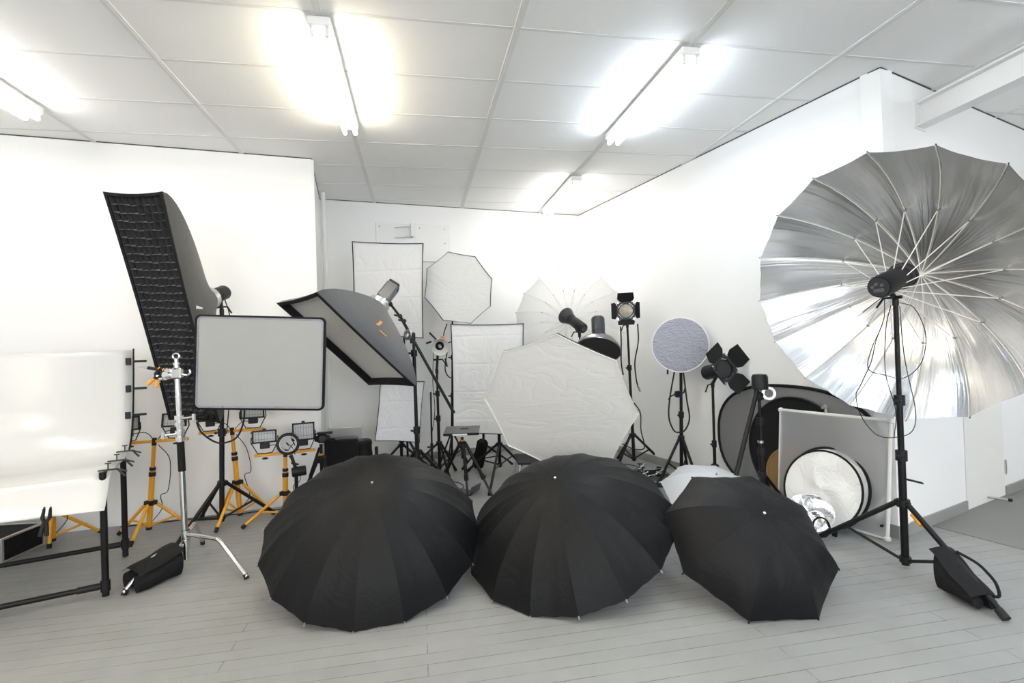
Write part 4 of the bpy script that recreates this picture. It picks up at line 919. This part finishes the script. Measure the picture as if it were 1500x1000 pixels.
barn_door_head('black flash with wide open barn doors and dark front on a thin stand', fb2, (.10, -.97, .18), .62, .165, tb2, lensm='gap', leaf=(.80, .72, .35, .75), open_=(.25, .25, .9, .35), L=.24, rb=.062)
light_stand('thin black stand of the dark barn door flash beside the oval reflector', (P(1047, 690, 3.94)[0], 3.94), tb2, .22, [V(2.36, 3.78, 0), V(2.62, 3.74, 0), V(2.40, 4.14, 0)], r=.0135, drop=.05, knobs=(.28,))
# ------------------------------------------------------------- round sock dish
dc_ = P(996, 505, 4.22); dn_ = nrm(V(-.5, -.86, .0))
ds = thing('round_diffuser', 'round pale grey diffuser disc on a black stand against the right hand wall', 'diffuser', dc_)
Bd = frame(dn_); Rd = .245
obj('diffuser_sock', MB().disc(lambda r, a: dc_+Bd@V(Rd*r*math.cos(a), Rd*r*math.sin(a), .012*(1-r*r)), 8, 48), 'lav', ds)
obj('rim', MB().tube([dc_+Bd@V(Rd*math.cos(a), Rd*math.sin(a), -.003) for a in np.linspace(0, 2*PI, 49)[:-1]], .006, 8, True), 'wtub', ds)
obj('dish', MB().lathe([(Rd, -.006), (Rd*.8, -.055), (Rd*.3, -.10), (.06, -.12)], dc_, dn_, 40), 'grey', ds)
stt = P(993, 549, 4.30); 
strobe('black flash head behind the round pale grey diffuser disc', dc_-dn_*.12, dn_, L=.14, r=.055, stand_top=dc_-dn_*.19-V(0, 0, .09))
q_ = dc_-dn_*.19-V(0, 0, .10); bq = V(P(998, 690, q_[1])[0], q_[1], 0)
sd_ = light_stand('black stand of the round pale diffuser with hanging cable loop', bq, q_, P(997, 641, q_[1])[2], [V(2.10, 4.28, 0), V(2.36, 4.02, 0), V(2.52, 4.50, 0)], r=.017, knobs=(.28,))
cl_ = P(993, 577, q_[1]-.02)
obj('umbrella_clamp', MB().box(cl_, (.05, .05, .06), None, .008).tube([cl_+V(-.03, 0, 0), cl_+V(-.08, 0, -.02), cl_+V(-.095, 0, -.05)], .007, 8).tube([cl_+V(.02, 0, 0), cl_+V(.06, 0, .01), cl_+V(.075, 0, .05)], .007, 8), 'plas', sd_)
cable(C2([(988, 543), (981, 585), (980, 612), (987, 630), (995, 633), (1004, 629), (1010, 612), (1006, 585), (1001, 545)], q_[1]-.06), .007, sd_)
obj('hanging_lead', MB().cyl(P(978, 541, 4.25), P(978, 548, 4.25), .008), 'rub', sd_)
# ------------------------------------------------------------- boom with cap headed lamp in front of the reflectors
yb = 3.30; cpv = P(1112, 580, yb)
sb_ = light_stand('black boom stand with cap headed lamp in front of the oval reflector', (P(1117, 715, yb)[0], yb), cpv-V(0, 0, .02), P(1113, 695, yb)[2], [FL(1152, 738), V(2.25, 3.12, 0), V(2.56, 3.52, 0)], r=.017, drop=.06, knobs=(.3, .7))
obj('tape_band', MB().cyl(P(1114, 645, yb), P(1114, 648.5, yb), .0205), 'alu', sb_)
bl2 = thing('boom_lamp', 'black cap shaped lamp on a folded boom arm', 'lamp', cpv)
hc = P(1113, 560, yb)
obj('lamp_cap', MB().lathe([(.05, -.05), (.056, -.045), (.055, .04), (.046, .058), (.02, .062), (.001, .062)], hc, (0, 0, 1), 28), 'plas', bl2)
obj('boom_arm', MB().cyl(P(1109, 572, yb), P(1078, 696, yb-.1), .016), 'blk', bl2)
obj('swivel', MB().box(cpv, (.06, .05, .06), None, .01).cyl(cpv+V(-.03, 0, 0), P(1108, 565, yb), .014), 'plas', bl2)
obj('geared_disc', MB().lathe([(.03, -.01), (.048, -.008), (.048, .008), (.03, .01), (.03, -.01)], cpv+V(.055, -.03, .02), (-.35, -.8, .1), 24, cap=False), 'alu', bl2)
# ------------------------------------------------------------- reflectors leaning on the right hand wall
def leaning(label, s0, off_b, off_t, a, b, mtl, rimw, rimm, name='reflector', e=2.0, cat='reflector', wav=.0, z0=.0, backm=None):
    """flat oval a x b (half axes) standing on the floor and leaning on the wall; s0 = metres from the corner to its centre"""
    p0 = onR(s0, z0, off_b); top = onR(s0, 2*b, off_t); yv = nrm(top-p0); xv = nrm(onR(s0-1)-onR(s0)); nv = np.cross(xv, yv)
    if nv@V(*nR, 0) < 0: xv = -xv; nv = -nv
    c = p0+yv*(b+rimw); t = thing(name, label, cat, p0)
    def sp(r, an):
        cx, cy = math.cos(an), math.sin(an); k = (abs(cx)**e+abs(cy)**e)**(-1/e)
        return c+xv*(a*r*k*cx)+yv*(b*r*k*cy)+nv*(wav*math.sin(an*4+r*5)*r*(1-r))
    obj('cloth', MB().disc(sp, 10, 64), mtl, t)
    if backm: obj('backing', MB().disc(lambda r, an: sp(r, an)-nv*.004, 4, 64), backm, t)
    obj('rim', MB().tube([sp(1, an) for an in np.linspace(0, 2*PI, 73)[:-1]], rimw, 8, True), rimm, t)
    return t
leaning('large oval grey reflector with black rim leaning on the wall behind all the other discs', .735, .028, .030, .70, .455, 'sgrey', .013, 'bfab', e=2.5, backm='bfab')
leaning('matt black disc leaning behind the white framed panel', .66, .046, .055, .42, .415, 'bfab', .010, 'blk', backm='gap')
leaning('tan disc half hidden behind the white framed panel', .64, .062, .070, .27, .23, 'gold', .008, 'gold', backm='bfab')
# framed diffusion panel
cBR = FL(1300, 789, .012); cTR = WR(1305, 616, .098); cTL = WR(1144, 600, .098); cBL = cTL+(cBR-cTR)*1.0
dv = nrm(cBR-cTR)
pnl = thing('framed_diffuser', 'white framed translucent panel leaning on the wall behind the round reflectors', 'diffuser panel', (cBR+cBL)/2)
for a, b in ((cTL, cTR), (cTR, cBR), (cBR, cBL), (cBL, cTL)): obj('frame_tube', MB().cyl(a, b, .0115, seg=12), 'wtub', pnl)
for q in (cTR, cTL, cBR, cBL): obj('corner_joint', MB().box(q, (.034, .034, .034), None, .008), 'wtub', pnl)
obj('gauze_cloth', MB().grid(lambda u, v: (cTL*(1-u)+cTR*u)*(1-v)+(cBL*(1-u)+cBR*u)*v+V(-.0095, -.002, 0), 8, 8), 'gauze', pnl)
kp = cTL*.54+cTR*.46
obj('clamp_stud', MB().cyl(kp, kp+V(0, 0, .045), .010).cyl(kp+V(-.045, -.02, .05), kp+V(.02, .01, .05), .009).box(kp+V(0, 0, .05), (.03, .03, .03), None, .006), 'alu', pnl)
cable([onR(.02, .63, .07), onR(.02, .5, .06), onR(.03, .3, .07), onR(.03, .14, .08)], .004, pnl, 'hanging_cord')
obj('cord_clip', MB().box(onR(.03, .11, .08), (.03, .03, .06), None, .006).cyl(onR(.03, .09, .09), onR(.03, .09, .12), .008), 'plas', pnl)
# round white reflectors with black hoops in front of it
def round_reflector(label, c, n, up, R, mtl, rimm, rimw=.007, wav=.01, name='round_reflector', tabs=None):
    B = frame(n, up); t = thing(name, label, 'reflector', c)
    obj('cloth', MB().disc(lambda r, a: c+B@V(R*r*math.cos(a), R*r*math.sin(a), wav*math.sin(3*a+4*r)*r*(1-r)*2), 10, 56), mtl, t)
    obj('rim', MB().tube([c+B@V(R*math.cos(a), R*math.sin(a), 0) for a in np.linspace(0, 2*PI, 65)[:-1]], rimw, 8, True), rimm, t)
    return t, B
nrf = nrm(V(-.93, -.32, .28)); Rw = .255
cw0 = P(1203, 716, 2.985); gz = cw0[2]
rw, Bw_ = round_reflector('round white reflector with black hoop leaning on the framed panel', cw0, nrf, (0, 0, 1), Rw, 'wref', 'bfab', wav=.02)
obj('pull_tab', MB().box(cw0+Bw_@V(.12, -Rw-.005, .008), (.03, .035, .012), Bw_, .003), 'bfab', rw)
cw1 = P(1210, 716, 2.985)+V(.025, .025, .0)
round_reflector('white reflector with black hoop tucked just behind the front round one', cw1+V(.012, .01, 0), nrf, (0, 0, 1), Rw+.012, 'wref', 'bfab', rimw=.009)
cs_ = P(1186, 750, 2.83); round_reflector('small crumpled silver disc lying tilted in front of the round white reflector', cs_, nrm(V(-.42, -.50, .76)), (0, 0, 1), .135, 'foil', 'foil', rimw=.004, wav=.035, name='silver_disc')
hpn = P(1203, 772, 2.74)
hoop = MB().tube([hpn+V(.07*math.cos(a)*.5, .07*math.cos(a)*-.4, .06*math.sin(a)) for a in np.linspace(0, 2*PI, 41)[:-1]], .006, 8, True)
tag(obj('folded_hoop', hoop, 'bfab', base=V(hpn[0], hpn[1], 0)), 'small black spring hoop between the smaller black umbrella and the silver disc', 'hoop')
# ------------------------------------------------------------- grey tray of chrome clamps on the floor
tx = V(2.02, 4.42, 0)
tr = thing('parts_tray', 'dark grey tray of chrome clamps on the floor before the back corner', 'tray', tx)
obj('tray_base', MB().box(tx+V(0, 0, .012), (.5, .42, .012), frame(V(0, 0, 1), (.2, 1, 0)), .003), 'dgry', tr)
tw = MB()
for sx, sy, lx, ly in ((1, 0, .012, .42), (-1, 0, .012, .42), (0, 1, .5, .012), (0, -1, .5, .012)): tw.box(tx+frame(V(0, 0, 1), (.2, 1, 0))@V(sx*.25, sy*.21, 0)+V(0, 0, .03), (lx, ly, .05), frame(V(0, 0, 1), (.2, 1, 0)))
obj('tray_wall', tw, 'dgry', tr, smooth=0)
desc = ['with a long bare rod', 'with a short thick jaw', 'lying nearest the viewer in the tray', 'lying across another', 'standing on end', 'half under the stand leg', 'nearest the wall', 'beside the tray edge', 'with its rod raised', 'between two others']
for k in range(10):
    a = random.random()*PI; p = tx+V(-.19+.042*k+random.uniform(-.02, .02), random.uniform(-.14, .14), .05+.02*(k % 3))
    d = nrm(V(math.cos(a), math.sin(a), .25*(k % 3-1))); t = thing('grip_clamp', 'small chrome grip clamp in the grey tray by the back corner', 'clamp', p, 'chrome clamps in the grey tray')
    obj('clamp_body', MB().box(p, (.05, .03, .03), frame(d)[:, [2, 0, 1]], .005).cyl(p, p+d*.11, .007), 'chrome', t)
    obj('tee_knob', MB().cyl(p, p+V(0, 0, .045), .005).cyl(p+V(-.02, .01, .045), p+V(.02, -.01, .045), .006), 'plas', t)
# loose cables lying on the floor
def floor_cable(label, pts, r=.004): tag(obj('floor_cable', MB().tube(spline([V(p[0], p[1], r) for p in pts], 8), r, 6), 'rub', base=(pts[0][0], pts[0][1], 0)), label, 'cable')
floor_cable('black cable curling on the floor under the plate tripod', [(.08, 4.9), (.25, 4.6), (.38, 4.75), (.30, 4.95), (.15, 4.85), (.22, 4.5), (.42, 4.45)])
floor_cable('black cable snaking on the floor between tray and back corner', [(1.6, 4.9), (1.75, 4.75), (1.9, 4.95), (2.05, 4.8), (2.2, 4.95), (2.1, 5.1), (1.9, 5.05)])
floor_cable('grey cable along the skirting behind the work lights', [(-2.3, 4.42), (-1.9, 4.46), (-1.5, 4.49), (-1.2, 4.53), (-1.0, 4.40)])
fl_ = thing('barn_door_set', 'small dark folded barn door set on the floor behind the plate tripod leg', 'barn doors', V(.50, 4.33, 0))
pf = FL(688, 722, .02); pf = V(pf[0]-.02, pf[1]+.06, 0)
fl_.location = pf; BASE[fl_.name] = pf
obj('door_leaf', MB().box(pf+V(-.02, 0, .02), (.16, .11, .006), frame(nrm(V(.1, -.1, 1)), (.4, 1, 0))), 'dgry', fl_, smooth=0)
obj('door_leaf', MB().box(pf+V(.075, -.02, .045), (.10, .11, .005), frame(nrm(V(-.6, -.1, 1)), (.4, 1, 0))), 'dgry', fl_, smooth=0)
gq = tag(obj('equipment_bag', MB().grid(lambda u, v: V(-.12, 4.78, .01)+V(.16*math.cos(2*PI*u)*math.sin(PI*v), .10*math.sin(2*PI*u)*math.sin(PI*v), .075*(1-math.cos(PI*v))*(1+.1*math.sin(6*u*PI)*math.sin(PI*v))), 20, 12), 'bfab', base=(-.12, 4.78, 0)), 'slumped black bag on the floor beside the boom stand', 'bag')
# ------------------------------------------------------------- board with holders on the back wall
def onB(px, py, off=0):
    r = ray(px, py); o = A_+nB*off; return CAM+r*(((o-CAM[:2])@nB)/(r[:2]@nB))
q1, q2 = onB(549, 326, .012), onB(661, 329, .012); zt, zb = 2.77, 2.33
wb = thing('wall_board', 'white mounting board with roll holder bracket fixed high on the back wall', 'board', (q1+q2)/2)
nb3 = V(*nB, 0); xb = nrm(V(*dB, 0)); wm = (q1+q2)/2; wm[2] = (zt+zb)/2
Bwb = np.stack([xb, -nb3, V(0, 0, 1)], 1)
obj('board_panel', MB().box(wm+xb*-.215, (.445, .02, zt-zb), Bwb, .003).box(wm+xb*.215, (.42, .022, zt-zb), Bwb, .003), 'board', wb)
bxp = onB(603, 338, .05)
obj('roll_bracket', MB().box(V(bxp[0], bxp[1], 2.68), (.035, .10, .16), Bwb, .006), 'steel', wb)
for z in (2.735, 2.62): obj('roll_hook', MB().cyl(V(bxp[0], bxp[1], z)+nb3*.02, V(bxp[0], bxp[1], z-.03)-xb*.20+nb3*.03, .010, .006), 'steel', wb)
sm_ = MB()
for a, b in ((-.4, .17), (-.4, -.02), (.36, .17), (.36, 0), (.06, .17)): p = wm+xb*a+V(0, 0, b)+nb3*.011; sm_.cyl(p, p+nb3*.004, .006, seg=8)
obj('screw_heads', sm_, 'grey', wb)
# ------------------------------------------------------------- camera, world, view
cd = bpy.data.cameras.new('camera'); cd.sensor_width = 36; cd.sensor_fit = 'HORIZONTAL'; cd.lens = F/1500*36; cd.clip_start = .05
co = bpy.data.objects.new('camera', cd); C.objects.link(co)
from mathutils import Matrix
R3 = np.stack([RT, UP, -FW], 1); m4 = np.eye(4); m4[:3, :3] = R3; m4[:3, 3] = CAM
co.matrix_world = Matrix(m4.tolist()); bpy.context.scene.camera = co
sc = bpy.context.scene
w = bpy.data.worlds.new('world'); sc.world = w; w.use_nodes = True
w.node_tree.nodes['Background'].inputs[0].default_value = (.8, .88, 1, 1); w.node_tree.nodes['Background'].inputs[1].default_value = 1.0
sc.view_settings.view_transform = 'Standard'; sc.view_settings.look = 'None'; sc.view_settings.gamma = 1; sc.view_settings.use_curve_mapping = False
sc.view_settings.exposure = 1.5
try:
    sc.cycles.use_denoising = True; sc.cycles.max_bounces = 10; sc.cycles.diffuse_bounces = 6; sc.cycles.transparent_max_bounces = 12
    sc.cycles.sample_clamp_indirect = 6
except Exception: pass
